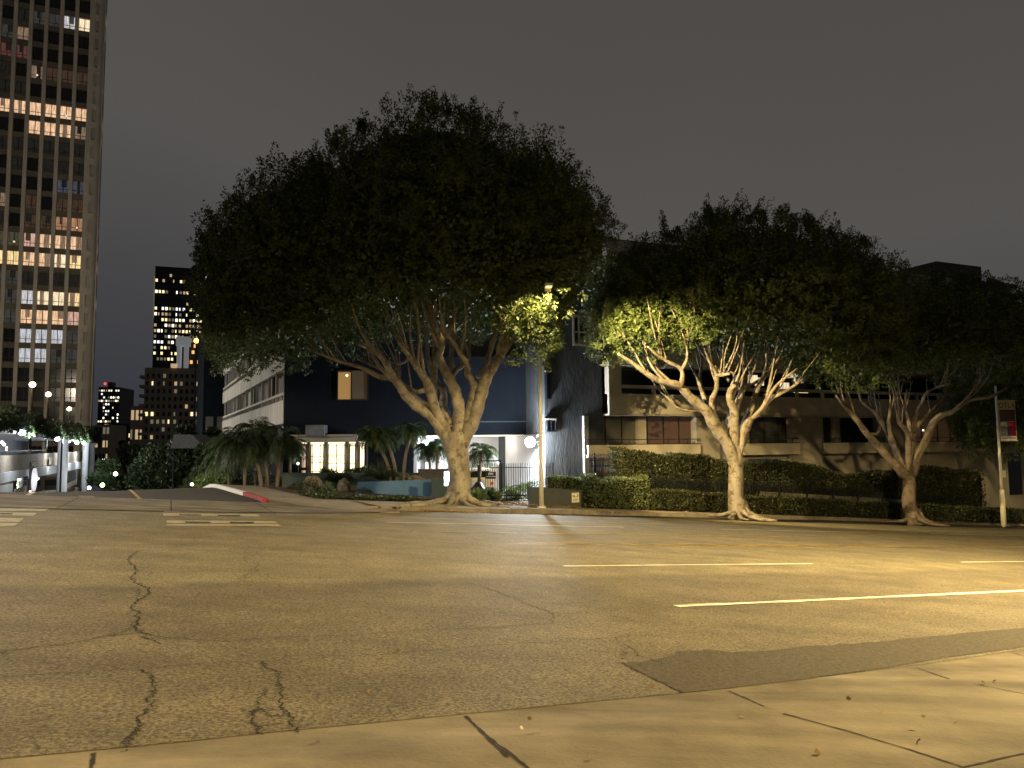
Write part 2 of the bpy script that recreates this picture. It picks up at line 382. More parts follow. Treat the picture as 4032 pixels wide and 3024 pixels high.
def crown_leaves(origin, ells, zu, dens, leaf, seed, per=34, spires=(), core=True, axis=None):
    r = np.random.default_rng(seed); B = []; Nn = []
    # a fixed rough lattice of lumps on every ellipsoid
    for i, (cx, cy, cz, rx, ry, rz) in enumerate(ells):
        area = 4*math.pi*(((rx*ry)**1.6+(rx*rz)**1.6+(ry*rz)**1.6)/3)**(1/1.6)
        n = int(area*dens); d = unit(r.normal(size=(n, 3)))
        depth = 1-.28*r.random(n)**1.6
        lump = 1+.055*np.sin(d[:, 0]*7+i)*np.cos(d[:, 1]*6+2*i)+.05*np.sin(d[:, 2]*9+d[:, 0]*5+i)
        q = d*np.array([rx, ry, rz])*(depth*lump)[:, None]
        p = q+np.array([cx, cy, cz]); nn = unit(d/np.array([rx, ry, rz]))
        ok = p[:, 2] > zu(p[:, 0], p[:, 1])+r.normal(size=n)*.22
        for j, (ax, ay, az_, bx, by, bz) in enumerate(ells):
            if j != i:
                e2 = ((p[:, 0]-ax)/bx)**2+((p[:, 1]-ay)/by)**2+((p[:, 2]-az_)/bz)**2
                ok &= e2 > .55
        B.append(p[ok]); Nn.append(nn[ok])
    # underside layer
    p = np.concatenate(B); nn = np.concatenate(Nn)
    # drop some lumps to make gaps
    ph = np.sin(p[:, 0]*1.9+seed)+np.sin(p[:, 1]*2.1+1.3*seed)+np.sin(p[:, 2]*2.3+.7*seed)
    keep = r.random(len(p)) < np.where(ph < -1.5, .35, 1.0)
    p = p[keep]; nn = nn[keep]
    upw = np.clip(nn[:, 2:3]+.35, .05, 1)
    dr = unit(nn*.55+np.array([0, 0, 1.0])*upw*1.1+r.normal(size=p.shape)*.28)
    ln = (.40+.45*r.random(len(p))**2)*np.where(nn[:, 2] > .15, 1.15, .75)
    V = [shoots(p+np.array(origin), dr, ln, .20+.16*r.random(len(p)), per, leaf, r)]
    auto = []
    for i, (cx, cy, cz, rx, ry, rz) in enumerate(ells):
        for _ in range(int(3.2*rx*rz)):
            d = unit(r.normal(size=3)*[1, .75, 1])
            if d[2] < -.05: continue
            q = np.array([cx, cy, cz])+d*np.array([rx, ry, rz])*.97
            if any(j != i and ((q[0]-a[0])/a[3])**2+((q[1]-a[1])/a[4])**2+((q[2]-a[2])/a[5])**2 < .9 for j, a in enumerate(ells)): continue
            auto.append((*q, .5+.75*r.random()**1.5))
    spires = list(spires)+auto
    if spires:
        sp = np.array([s_[:3] for s_ in spires], float); sl = np.array([s_[3] for s_ in spires], float)
        K = 6
        sp2 = np.repeat(sp, K, 0)+r.normal(size=(len(sp)*K, 3))*.13; sl2 = np.repeat(sl, K)*(.5+.55*r.random(len(sp)*K))
        d2 = unit(np.array([0, 0, 1.0])+r.normal(size=sp2.shape)*.15)
        V.append(shoots(sp2+np.array(origin), d2, sl2, np.full(len(sp2), .22), 80, leaf*.9, r))
    if core:   # larger inner leaf clumps: keep the crown from being see-through
        n = int(9500*sum(e_[3]*e_[4]*e_[5] for e_ in ells)/60)
        C = []
        for (cx, cy, cz, rx, ry, rz) in ells:
            k = int(n*rx*ry*rz/sum(e_[3]*e_[4]*e_[5] for e_ in ells)*2.2)
            q = unit(r.normal(size=(k, 3)))*(r.random((k, 1))**.33)*.89*np.array([rx, ry, rz])+np.array([cx, cy, cz])
            C.append(q[q[:, 2] > zu(q[:, 0], q[:, 1])+.55])
        C = np.concatenate(C)
        V.append(leaves(C+np.array(origin), unit(r.normal(size=C.shape)), .24, .16, r))
    return np.concatenate(V)
def catmull(pts, sub=5):
    pts = [np.array(p, float) for p in pts]; o = []
    e_ = [2*pts[0]-pts[1]]+pts+[2*pts[-1]-pts[-2]]
    for i in range(1, len(e_)-2):
        a, b, c, d = e_[i-1:i+3]
        for k in range(sub):
            t = k/sub
            o.append(.5*((2*b)+(-a+c)*t+(2*a-5*b+4*c-d)*t*t+(-a+3*b-3*c+d)*t**3))
    o.append(pts[-1]); return o
def branchy(mb, pts, r0, r1, n=9, wob=.05, rr=random):
    q = catmull(pts, 5); k = len(q)
    rad = [r0*(1-(i/(k-1)))**.9+r1*(1-(1-i/(k-1))**.9) for i in range(k)]
    rad = [r_*(1+.08*math.sin(i*1.7+r0*40)) for i, r_ in enumerate(rad)]
    mb.tube(q, rad, n, wob=wob); return q
# ============================================================ GROUND
def uvgrid(name, us, vs, off, m, kind=True):
    U, V = np.meshgrid(us, vs); q = S_[None, None, :]*U[..., None]+N_[None, None, :]*V[..., None]
    q[..., 2] = gz(U, V)+off
    nu, nv = len(us), len(vs); me = bpy.data.meshes.new(name)
    idx = np.arange(nu*nv).reshape(nv, nu)
    f = np.stack([idx[:-1, :-1], idx[:-1, 1:], idx[1:, 1:], idx[1:, :-1]], -1).reshape(-1, 4)
    me.from_pydata(q.reshape(-1, 3).tolist(), [], f.tolist()); me.materials.append(m)
    me.polygons.foreach_set('use_smooth', np.ones(len(f), bool))
    o = bpy.data.objects.new(name, me); col.objects.link(o)
    if kind: struct(o)
    return o
vfar = np.concatenate([np.linspace(-60, 26, 12), np.linspace(28, 60, 33), np.geomspace(64, 1500, 20)])
uvgrid('ground', np.concatenate([np.linspace(-700, -60, 8), np.linspace(-50, 150, 41), np.linspace(170, 900, 9)]), vfar, -.06, M_ground)
uvgrid('road', np.linspace(-60, 260, 65), np.linspace(4.2, 26.2, 12), 0, M_asph)
# side street beyond the concrete crossing
uvgrid('side_street', np.linspace(-16, 6.2, 12), np.concatenate([np.linspace(28.2, 60, 40), np.linspace(62, 160, 30)]), -.002, M_asph2)
def strip_px(name, pts, m, off=.004, struct_=True, poly=False):
    mb = MB(); mb.poly([G(x, y, off) for x, y in pts]); o = mb.build(name, m)
    if struct_: struct(o)
    return o
# concrete crossing over the mouth of the side street
def sheet(name, front, back, m, off0, off1, skirt=True, n=1):
    mb = MB(); F_ = [XYZ(u, v, o) for u, v, o in front]; B_ = [XYZ(u, v, o) for u, v, o in back]
    for i in range(len(F_)-1):
        mb.quad(F_[i], F_[i+1], B_[i+1], B_[i])
        if skirt:
            a = F_[i].copy(); b = F_[i+1].copy(); a[2] -= .25; b[2] -= .25; mb.quad(a, b, F_[i+1], F_[i])
    return struct(mb.build(name, m))
cr_front = [(-60, 22.2), (-16, 22.4), (-6, 22.5), (1.2, 22.7), (4, 23.1), (6.8, 23.8), (9.2, 25.0)]
sheet('crossing_slab', [(u, v, .012) for u, v in cr_front], [(u, 28.4, .015) for u, v in cr_front], M_walk, 0, 0, skirt=False)
# gutter seam lines
def line_uv(name, a, b, w, off, m, n=30, jit=0.0, seed=1):
    rr = random.Random(seed); mb = MB(); P0 = None
    for i in range(n+1):
        t = i/n; u = a[0]+(b[0]-a[0])*t; v = a[1]+(b[1]-a[1])*t+rr.uniform(-jit, jit)
        p = XYZ(u, v-w/2, off); q = XYZ(u, v+w/2, off)
        if P0: mb.quad(P0[0], p, q, P0[1])
        P0 = (p, q)
    return struct(mb.build(name, m))
for i in range(len(cr_front)-1):
    pass
mbg = MB()
for i in range(len(cr_front)-1):
    a, b = cr_front[i], cr_front[i+1]
    mbg.quad(XYZ(a[0], a[1]-.09, .016), XYZ(b[0], b[1]-.09, .016), XYZ(b[0], b[1]+.03, .017), XYZ(a[0], a[1]+.03, .017))
for u in (-6.5, -3.4, -.6, 2.1, 4.9):
    mbg.quad(XYZ(u-.015, 22.7, .018), XYZ(u+.015, 22.7, .018), XYZ(u+.52, 28.3, .018), XYZ(u+.49, 28.3, .018))
struct(mbg.build('gutter_joint', M_crack))
# far kerb and pavement
kfront = []
for x, y in ((1500, 2009), (1760, 2014), (2016, 2017.5), (2260, 2021), (2500, 2027), (2750, 2033), (3000, 2039), (3250, 2045), (3500, 2053), (3760, 2061), (4032, 2071)):
    kfront.append(UV(G(x, y)))
kfront += [(u, 26.15) for u in (62, 80, 110, 150, 260)]
mk = MB(); mw = MB()
for i in range(len(kfront)-1):
    (u0, v0), (u1, v1) = kfront[i], kfront[i+1]
    ns = max(1, int((u1-u0)/3.2))
    for k in range(ns):
        a = u0+(u1-u0)*k/ns; b = u0+(u1-u0)*(k+1)/ns-.015; va = v0+(v1-v0)*k/ns; vb = v0+(v1-v0)*(k+1)/ns
        h = .145+.012*math.sin(a*3)
        mk.hexa([XYZ(a, va, -.05), XYZ(b, vb, -.05), XYZ(b, vb+.17, -.05), XYZ(a, va+.17, -.05)], [XYZ(a, va+.025, h), XYZ(b, vb+.025, h), XYZ(b, vb+.17, h), XYZ(a, va+.17, h)])
struct(mk.build('far_kerb', M_kerb))
u_start = kfront[0][0]
sheet('far_pavement', [(u, v+.172, .140) for u, v in kfront], [(u, 29.9, .15) for u, v in kfront], M_walk2, 0, 0)
line_uv('gutter_dirt', (kfront[0][0]+.5, kfront[0][1]-.10), (kfront[10][0], kfront[10][1]-.08), .12, .004, M_asph2, 60, .05, 3)
# flared ramp corner and the strip behind the red kerb
ramp_f = [(5.85, 28.6, .135), (6.6, 27.0, .06), (7.6, 25.6, .03), (8.6, 24.7, .02), (9.6, 24.9, .03), (kfront[0][0]-.9, kfront[0][1]+.0, .06), (kfront[0][0], kfront[0][1]+.172, .139)]
ramp_b = [(6.3, 30.2, .15), (8.2, 30.0, .15), (9.2, 29.95, .15), (10, 29.9, .15), (10.8, 29.9, .15), (11.4, 29.9, .15), (kfront[0][0]+.4, 29.9, .15)]
sheet('corner_ramp', ramp_f, ramp_b, M_walk2, 0, 0)
side_f = [(5.85, 28.6, .135)]+[(6.0, v, .14) for v in (30.2, 31.5, 33, 34.5, 36, 37.5, 39, 41, 43, 45, 48, 52, 60)]
side_b = [(6.3, 28.9, .14)]+[(8.0, v, .15) for v in (30.2, 31.5, 33, 34.5, 36, 37.5, 39, 41, 43, 45, 48, 52, 60)]
mb = MB()
for i in range(len(side_f)-1): mb.quad(XYZ(*side_f[i]), XYZ(*side_b[i]), XYZ(*side_b[i+1]), XYZ(*side_f[i+1]))
struct(mb.build('side_pavement', M_walk2))
mb = MB(); vs_ = [28.6, 30.2, 32.4, 33.4, 34.4, 35.4, 36.5, 37.6, 39, 41, 43, 45, 48, 52, 60]
for i in range(len(vs_)-1):
    a, b = vs_[i], vs_[i+1]-.01; ua = 5.72 if i == 0 else 5.84; ub = 5.84
    mb.hexa([XYZ(ua, a, -.04), XYZ(ua+.18, a, -.04), XYZ(ub+.18, b, -.04), XYZ(ub, b, -.04)], [XYZ(ua, a, .16), XYZ(ua+.18, a, .16), XYZ(ub+.18, b, .16), XYZ(ub, b, .16)], 0 if b < 34.0 else 1)
struct(mb.build('painted_kerb', [M_red, M_kwhite]))
# planting bed soil: behind pavements
mb = MB()
for v0, v1 in ((29.9, 32), (32, 34), (34, 37), (37, 41), (41, 44), (44, 48), (48, 54), (54, 62)):
    ua = 6.35 if v0 < 30 else 7.98
    mb.quad(XYZ(ua, v0, .145), XYZ(60, v0, .145), XYZ(60, v1, .145), XYZ(8.0, v1, .145))
struct(mb.build('planting_bed', M_soil))
# near pavement (driveway apron) : rolled kerb
near = [(-400, 3040), (0, 2994), (497, 2953), (1040, 2894), (1500, 2850), (1900, 2811), (2864, 2717), (3731, 2608), (4032, 2560)]
nf = [UV(G(x, y)) for x, y in near]; nf = [(-40, nf[0][1])]+nf+[(14, nf[-1][1]), (30, nf[-1][1]), (120, nf[-1][1])]
nv = float(np.mean([v for u, v in nf[1:-3]]))
mb = MB(); prof = [(0, -.10), (0.0, .012), (.28, .028), (.62, .075), (.95, .095), (1.4, .105), (3, .12), (9, .16), (40, .3)]
us = np.concatenate([np.linspace(-40, -4, 8), np.linspace(-3, 14, 35), np.linspace(16, 120, 12)])
def nearv(u):
    return float(np.interp(u, [a for a, b in nf], [b for a, b in nf]))
rows = []
for dv, h in prof: rows.append([XYZ(u, nearv(u)-dv, h) for u in us])
for i in range(len(rows)-1):
    for k in range(len(us)-1): mb.quad(rows[i+1][k], rows[i+1][k+1], rows[i][k+1], rows[i][k])
o = struct(mb.build('near_pavement', M_walk, smooth=True))
def near_h(dv): return float(np.interp(dv, [p[0] for p in prof[1:]], [p[1] for p in prof[1:]]))
def surf(x, y, extra=.004):
    """point on road or near pavement under a pixel"""
    p = G(x, y)
    for _ in range(6):
        u, v = UV(p); dv = nearv(u)-v
        h = near_h(dv) if dv > 0 else 0
        p = G(x, y, h+extra)
    return p
def ribbon_px(mb, pts, w, jit=0, sub=6, seed=0, extra=.005, taper=False):
    rr = random.Random(seed); W = []
    for i in range(len(pts)-1):
        for k in range(sub):
            t = k/sub; W.append((pts[i][0]+(pts[i+1][0]-pts[i][0])*t, pts[i][1]+(pts[i+1][1]-pts[i][1])*t))
    W.append(pts[-1]); Q = [surf(x, y, extra) for x, y in W]
    Q = [q+np.array([rr.uniform(-jit, jit), rr.uniform(-jit, jit), 0]) for q in Q]
    last = None; n = len(Q)
    for i, q in enumerate(Q):
        d = Q[min(i+1, n-1)]-Q[max(i-1, 0)]; d[2] = 0; d = d/(np.linalg.norm(d)+1e-9); s = np.array([-d[1], d[0], 0])
        ww = w*(.5+rr.random()) * ((1-i/n)*.8+.2 if taper else 1)
        a, b = q+s*ww/2, q-s*ww/2
        if last is not None: mb.quad(last[0], last[1], b, a)
        last = (a, b)
# cracks traced on the road
K = 1/1.106
def z8(l): return [(x*K, 1900+y*K) for x, y in l]
K2 = 2132/2212
def zr(l): return [(1900+x*K2, 1900+y*K2) for x, y in l]
cr_l = [
 (z8([(600, 298), (565, 320), (562, 345), (595, 380), (570, 405), (585, 430), (640, 455), (655, 480), (635, 495), (600, 512), (575, 545), (605, 575), (600, 640), (650, 680)]), .040, .02),
 (z8([(600, 460), (610, 490), (590, 520)]), .02, .02), (z8([(575, 600), (568, 640), (470, 665)]), .02, .02),
 (z8([(0, 735), (150, 715), (300, 700), (470, 665), (600, 655)]), .03, .006),
 (z8([(620, 655), (720, 675), (860, 682), (1000, 692), (1200, 672), (1500, 665), (1800, 645), (2212, 628)]), .022, .008),
 (z8([(650, 680), (700, 700)]), .02, .01),
 (z8([(0, 845), (250, 830), (620, 808), (900, 785), (1150, 778), (1600, 750), (1900, 728), (2212, 705)]), .016, .006),
 (z8([(625, 810), (665, 845), (670, 900), (655, 930), (655, 970), (620, 1010), (610, 1060), (575, 1095), (548, 1125), (548, 1165)]), .028, .015),
 (z8([(1150, 780), (1160, 805), (1210, 825), (1222, 850), (1212, 875), (1230, 900), (1222, 980), (1250, 1005), (1270, 1040), (1285, 1085)]), .026, .014),
 (z8([(1165, 900), (1130, 940), (1120, 985), (1095, 1015), (1098, 1050), (1125, 1065), (1130, 1098)]), .020, .014),
 (z8([(1120, 985), (1155, 1000), (1175, 1015), (1250, 1005)]), .014, .014),
 (z8([(1125, 298), (1115, 312), (1065, 325), (1075, 345), (1130, 355), (1110, 370), (1125, 388), (1060, 405), (1065, 420)]), .022, .02),
 (z8([(1065, 325), (960, 342)]), .012, .02), (z8([(0, 335), (35, 345)]), .02, .02),
 (z8([(2060, 445), (2140, 465), (2212, 495)]), .02, .02),
 (z8([(0, 270), (500, 271), (1000, 268), (1500, 265), (2212, 258)]), .022, .012),
 (z8([(0, 298), (500, 297), (1000, 295), (1500, 290), (2212, 284)]), .020, .012),
 (z8([(1310, 325), (1660, 323)]), .012, .02), (z8([(1060, 418), (1500, 412)]), .01, .02),
 (z8([(400, 390), (700, 345)]), .0, .02),
 (zr([(0, 430), (60, 442), (110, 462), (170, 490), (240, 515), (290, 540), (285, 572)]), .022, .02),
 (zr([(0, 592), (280, 572)]), .02, .01),
 (zr([(240, 515), (300, 535), (400, 537), (500, 530), (560, 515), (740, 508), (900, 515), (1000, 495), (1180, 505)]), .018, .02),
 (zr([(510, 530), (560, 555), (700, 550)]), .012, .02), (zr([(950, 500), (1070, 530)]), .012, .02),
 (zr([(1090, 450), (1220, 490)]), .014, .02), (zr([(1400, 470), (1550, 510)]), .014, .02),
 (zr([(1400, 465), (1700, 480), (1900, 478), (2212, 460)]), .012, .03),
 (zr([(0, 665), (250, 652), (540, 633), (720, 622), (850, 615)]), .015, .008),
 (zr([(540, 633), (590, 665), (660, 715), (740, 740)]), .018, .02), (zr([(590, 690), (575, 705), (580, 725)]), .014, .02),
 (zr([(565, 735), (640, 775), (730, 815), (820, 862)]), .022, .012),
 (zr([(0, 290), (150, 322)]), .014, .02), (zr([(390, 335), (405, 345), (430, 360)]), .012, .02),
 (zr([(590, 275), (1050, 300)]), .008, .03), (zr([(810, 278), (870, 300)]), .012, .02),
 (zr([(1090, 265), (1400, 330)]), .012, .03), (zr([(1200, 190), (1500, 230), (1900, 310)]), .014, .05),
 (zr([(300, 262), (1000, 265), (1900, 262)]), .015, .02), (zr([(0, 178), (480, 240)]), .014, .05),
 (zr([(1210, 335), (1600, 330)]), .010, .03), (zr([(960, 330), (1040, 338)]), .01, .02), (zr([(1640, 280), (2000, 300), (2212, 285)]), .008, .04),
]
mb = MB()
for i, (pl, w, j) in enumerate(cr_l):
    if w > 0: ribbon_px(mb, pl, w*.37, j*1.3+.008, 12, i)
rr = random.Random(5)
for i in range(26):   # hairline branches
    pl, w, j = cr_l[rr.randrange(len(cr_l))]
    x, y = pl[rr.randrange(len(pl))]; dx = rr.choice((-1, 1))*rr.uniform(25, 90); dy = rr.uniform(-14, 14)*(y-1900)/600
    ribbon_px(mb, [(x, y), (x+dx*.5, y+dy*.8), (x+dx, y+dy)], .010, .02, 5, 100+i, taper=True)
struct(mb.build('road_cracks', M_crack))
# dark resurfaced strip by the near kerb
pt = zr([(562, 735), (640, 732), (760, 712), (800, 690), (860, 683), (930, 684), (1000, 690), (1080, 690), (1180, 682), (1400, 665), (1600, 650), (1850, 628), (2000, 610), (2212, 596), (2500, 570)])
pb = [(820, 862), (900, 856), (1005, 846), (1200, 820), (1400, 790), (1650, 755), (1900, 713), (2212, 672), (2400, 640)]
mb = MB(); Tn = 14; pbz = zr(pb)
def interp(pl, t):
    q = t*(len(pl)-1); i = min(int(q), len(pl)-2); f = q-i; return (pl[i][0]*(1-f)+pl[i+1][0]*f, pl[i][1]*(1-f)+pl[i+1][1]*f)
tt = [surf(*interp(pt, i/60), .004)+np.array([rng.uniform(-.02, .02), rng.uniform(-.03, .03), 0]) for i in range(61)]
for i in range(60):
    def low(p):
        u, v = UV(p); u2 = u; return XYZ(u2, nearv(u2)+.012, .004)
    a, b = tt[i], tt[i+1]; bb = [surf(*interp(pbz, i/60), .004), surf(*interp(pbz, (i+1)/60), .004)]
    def clampv(p):
        u, v = UV(p); return XYZ(u, max(v, nearv(u)+.012), .004)
    mb.quad(clampv(bb[0]), clampv(bb[1]), b, a)
struct(mb.build('asphalt_patch', M_patch))
# joints of the near pavement
mb = MB()
for pl, w in ((z8([(408, 1178), (402, 1215), (392, 1260)]), .018), (z8([(2028, 1016), (2080, 1065), (2125, 1110), (2212, 1195)]), .02), (zr([(0, 1022), (30, 1045), (110, 1105), (215, 1190)]), .018),
              (zr([(1005, 850), (1075, 880), (1150, 914)]), .014), (zr([(1755, 750), (1905, 801)]), .013), (zr([(1228, 943), (1500, 1017), (1750, 1092), (1965, 1162)]), .016),
              (zr([(2005, 822), (2110, 842), (2300, 880)]), .013), (zr([(2150, 690), (2260, 722)]), .012), (zr([(1965, 1162), (2100, 1130), (2300, 1085)]), .014)):
    ribbon_px(mb, pl, w, .003, 6, int(w*9000), extra=.004)
u0 = -38
for i in range(len(us)-1):
    a, b = us[i], us[i+1]
    mb.quad(XYZ(a, nearv(a)-.010, .018), XYZ(b, nearv(b)-.010, .018), XYZ(b, nearv(b)+.012, .010), XYZ(a, nearv(a)+.012, .010))
struct(mb.build('pavement_joints', M_crack))
# painted lines
def vline(name, v0, u0, u1, w, m, off=.008, ragged=0, seed=0):
    rr = random.Random(seed); mb = MB(); n = max(2, int((u1-u0)/.25)); last = None
    for i in range(n+1):
        u = u0+(u1-u0)*i/n; ra = rr.uniform(0, ragged)*(1 if u < u0+4.5 else .25)
        p = XYZ(u, v0-w/2+ra*.7, off); q = XYZ(u, v0+w/2-ra*.4, off)
        if last: mb.quad(last[0], p, q, last[1])
        last = (p, q)
    return struct(mb.build(name, m))
def uof(x, y): return UV(G(x, y))[0]
vline('lane_line', 7.62, uof(2556, 2360), 70, .145, M_white, ragged=.07, seed=1)
vline('lane_line', 7.72, uof(2556, 2363)-.1, uof(2740, 2350), .05, M_worn, ragged=.04, seed=2, off=.006)
for a in range(6):
    s0 = uof(2150, 2213)+a*12.3; vline('lane_line', 11.42, s0, s0+6.6, .12, M_white, ragged=.04, seed=3+a)
vline('centre_line', 15.05, uof(1930, 2127), 140, .12, M_yellow, ragged=.04, seed=11)
vline('centre_line', 15.32, uof(1960, 2120), 140, .10, M_yellow, ragged=.05, seed=12)
vline('centre_line', 17.85, uof(1590, 2084), 140, .12, M_yellow, ragged=.04, seed=13)
for a in range(7):
    s0 = uof(1474, 2045)+a*13; vline('lane_line', 20.6, s0, s0+8.5, .12, M_white, ragged=.04, seed=23+a)
vline('lane_line', 22.6, uof(1347, 2024), 90, .12, M_worn, ragged=.05, seed=14)
z7 = lambda l: [(x/1.7015, 1880+y/1.7015) for x, y in l]
for l, m_ in (([(1095, 215), (1640, 217), (1680, 234), (1100, 232)], M_worn), ([(1090, 240), (1720, 247), (1750, 260), (1095, 256)], M_worn),
          ([(1115, 287), (1840, 292), (1862, 308), (1117, 305)], M_worn), ([(1118, 311), (1866, 313), (1886, 325), (1119, 322)], M_worn),
          ([(-90, 204), (330, 208), (300, 226), (-90, 222)], M_worn), ([(-90, 232), (250, 237), (222, 257), (-90, 250)], M_worn),
          ([(-90, 268), (160, 273), (128, 299), (-90, 296)], M_worn), ([(-90, 304), (124, 304), (95, 326), (-90, 328)], M_worn)):
    strip_px('crosswalk_bar', z7(l), m_, .006)
# worn dark scrapes within the bars
mb = MB()
for l in ([(1200, 246), (1350, 248), (1350, 254), (1200, 253)], [(1240, 294), (1410, 297), (1410, 304), (1240, 303)], [(1540, 296), (1700, 298), (1700, 306), (1540, 305)], [(1460, 250), (1610, 252), (1610, 258), (1460, 256)], [(0, 238), (85, 240), (85, 247), (0, 246)]):
    mb.poly([G(x, y, .010) for x, y in z7(l)])
struct(mb.build('worn_paint_gap', M_asph2))
mb = MB(); uy = uof(541, 1962)
for k in range(12):
    va, vb = 28.5+k*.7, 28.5+(k+1)*.7; mb.quad(XYZ(uy, va, .006), XYZ(uy+.12, va, .006), XYZ(uy+.12, vb, .006), XYZ(uy, vb, .006))
struct(mb.build('centre_line', M_yellow))
mb = MB(); mb.poly([G(88, 1954, .004), G(106, 1955, .004), G(146, 1936, .004), G(128, 1935, .004)]); struct(mb.build('stop_line', M_worn))
mb = MB(); mb.poly([G(310, 1951, .006), G(372, 1953, .006), G(374, 1962, .006), G(308, 1960, .006)]); struct(mb.build('tactile_slab', M_walk2))
# fallen leaves
r = np.random.default_rng(3); pp = []
for (x, y) in [(1450, 2388), (1508, 2590), (1460, 2720), (1560, 2560), (3625, 2820), (3600, 2870), (3205, 2960), (2330, 2990), (3330, 2750), (3880, 2690), (3920, 2680), (2560, 2350+350), (1190, 2930), (1260, 2920), (3765, 2840), (2050, 2870), (995, 2716)]+[(float(r.uniform(1900, 4032)), float(r.uniform(2780, 3020))) for _ in range(5)]:
    pp.append(surf(x, y, .012))
pp = np.array(pp); V = leaves(pp, unit(np.concatenate([r.normal(size=(len(pp), 2)), np.full((len(pp), 1), .12)], 1)), .038, .04, r)
tag(quads_obj('fallen_leaves', V, M_dryleaf), 'dry brown leaves scattered on the near pavement and road', 'leaves', kind='stuff')
pp = np.array([XYZ(u_start+1.5+abs(r.normal())*2.2, np.interp(u_start+2, [k[0] for k in kfront], [k[1] for k in kfront])-.12-abs(r.normal())*.15, .02) for _ in range(260)])
V = leaves(pp, unit(r.normal(size=pp.shape)*[1, 1, .3]), .08, .06, r)
tag(quads_obj('leaf_litter', V, M_dryleaf), 'line of brown leaf litter in the far gutter below the largest tree', 'leaf litter', kind='stuff')
def usx(x, v):   # u where column x meets the line at v
    t = (x-2016)/FPX; z = v/(.8695-.494*t); return z*(.494+.8695*t)
# ============================================================ STREET LAMPS
M_lens = mat('warm_lamp_lens', (.9, .8, .6), em=(1.0, .70, .30), es=1.6)
def street_lamp(label, base, head, power, rad=.12, colr=WARM, cone=167, aim=(0, 0, -1)):
    t = thing('street_lamp', label, 'street lamp', base, 'street lamps along the road')
    b = np.array(base, float); h = np.array(head, float)
    mb = MB(); top = h[2]-.35
    lean = np.array([b[0], b[1], top])
    pts = [b, b+(0, 0, (top-b[2])*.3), b+(0, 0, (top-b[2])*.7), b+(0, 0, (top-b[2])*.95)]
    mb.tube(pts, [.105, .095, .078, .07], 14); mb.build('pole', M_steel, t, smooth=True)
    mb = MB(); a = pts[-1]; d = (h-a); d[2] = 0; L_ = np.linalg.norm(d); d = d/(L_+1e-9)
    arm = [a, a+(0, 0, .18)+d*.08, a+(0, 0, .32)+d*.35, np.array([h[0], h[1], h[2]+.02])-d*.3]
    mb.tube(catmull(arm, 4), [.06-.0015*i for i in range(13)], 10); mb.build('arm', M_steel, t, smooth=True)
    mb = MB(); ang = math.atan2(d[1], d[0])
    mb.box(h+np.array([0, 0, .07]), (.70, .30, .09), ang); mb.box(h-d*.30+np.array([0, 0, .02]), (.14, .22, .18), ang)
    hd = mb.build('lamp_head', M_steel, t)
    mb = MB(); mb.box(h+d*.05+np.array([0, 0, .018]), (.40, .22, .012), ang); mb.build('lens', M_lens, hd)
    mb = MB(); mb.tube([b, b+(0, 0, .05), b+(0, 0, .08)], [.2, .2, .12], 12); mb.build('base_collar', M_steel, t)
    if power: lamp('lamp_light', h+d*.05+np.array([0, 0, -.16]), power, colr, rad, spot=cone, direction=aim, parent=t, blend=.08)
    return t
pb_ = G(2132, 2000, .15); LPB = pb_
headB = np.array([P(2160, 1150, 28.6)[0], P(2160, 1150, 28.6)[1], 7.55])
street_lamp('tall street lamp on the far kerb with its head lost in leaves', pb_, headB, 1700, rad=.08, cone=177, aim=(.17, .10, -1))
_bd = unit((P(2560, 1330, 34)-headB)*[1, 1, 0]); lamp('added_tree_spot', headB-np.array([0, 0, .16]), 32000, WARM, .05, spot=52, direction=_bd*math.cos(R(20))-np.array([0, 0, math.sin(R(20))]), blend=.35)  # added second spot at the lamp head, throws extra light on the middle tree
u_, v_ = 18, 2.4
street_lamp('street lamp on the near pavement, just right of the view', XYZ(u_, v_-1, .1), XYZ(u_, v_+1.6, 9.2), 29000, rad=.45)
street_lamp('street lamp on the near pavement, left behind the viewer', XYZ(-12, 0.2, .1), XYZ(-11.5, 3.2, 9.0), 11500)
street_lamp('street lamp on the left pavement of the side street', XYZ(-10.5, 38, .15), XYZ(-8.6, 38.5, 8.6), 8500, colr=(1, .88, .70))
_q = P(-520, 1700, 70)
street_lamp('added light mast, unseen left of the podium, to brighten the tower', (_q[0], _q[1], -4), (_q[0]+2, _q[1]+.5, 13), 0)
lamp('added_tower_light', (_q[0]+2, _q[1]+.5, 13.6), 13000, (1, .86, .66), .3)  # made-up mast and its light, out of view, added to brighten the tower
street_lamp('street lamp at the far kerb down the hill', XYZ(58.5, 26.9, .15), XYZ(58, 24.4, 9), 15000, cone=174)
# ============================================================ CORNER APARTMENT BUILDING
def onb(mb, F, pts, d, m=0): mb.poly([F.pt(a, z, d) for a, z in pts], m)
bl = thing('apartment_building', 'three storey stucco apartment block with a dark navy end and cream balconies, behind the trees', 'building', XYZ(25, 38, 0))
A0 = P(1113, 1700, 46.7)[:2]
FD = Frame(A0, 86)          # dark navy end wall and lobby
ZT = 12.3
def box_px(mb, F, x0, y0, x1, y1, d0, d1, m=0):
    s0, z0 = F.hit(x0, y1, d1); s1, z1 = F.hit(x1, y0, d1); mb.fbox(F, s0, s1, z0, z1, d0, d1, m); return s0, s1, z0, z1
sD1, _ = FD.hit(2112, 1600)
Zdark_low = FD.hit(2050, 1405)[1]
Z_soff = FD.hit(1900, 1712)[1]
mb = MB()
sB0, _ = FD.hit(1450, 1700); sE0, _ = FD.hit(1628, 1700)
Ztop_left = ZofY(A0, 1196)
s_step, _ = FD.hit(1690, 1300)
s1200, _ = FD.hit(1184, 1700)
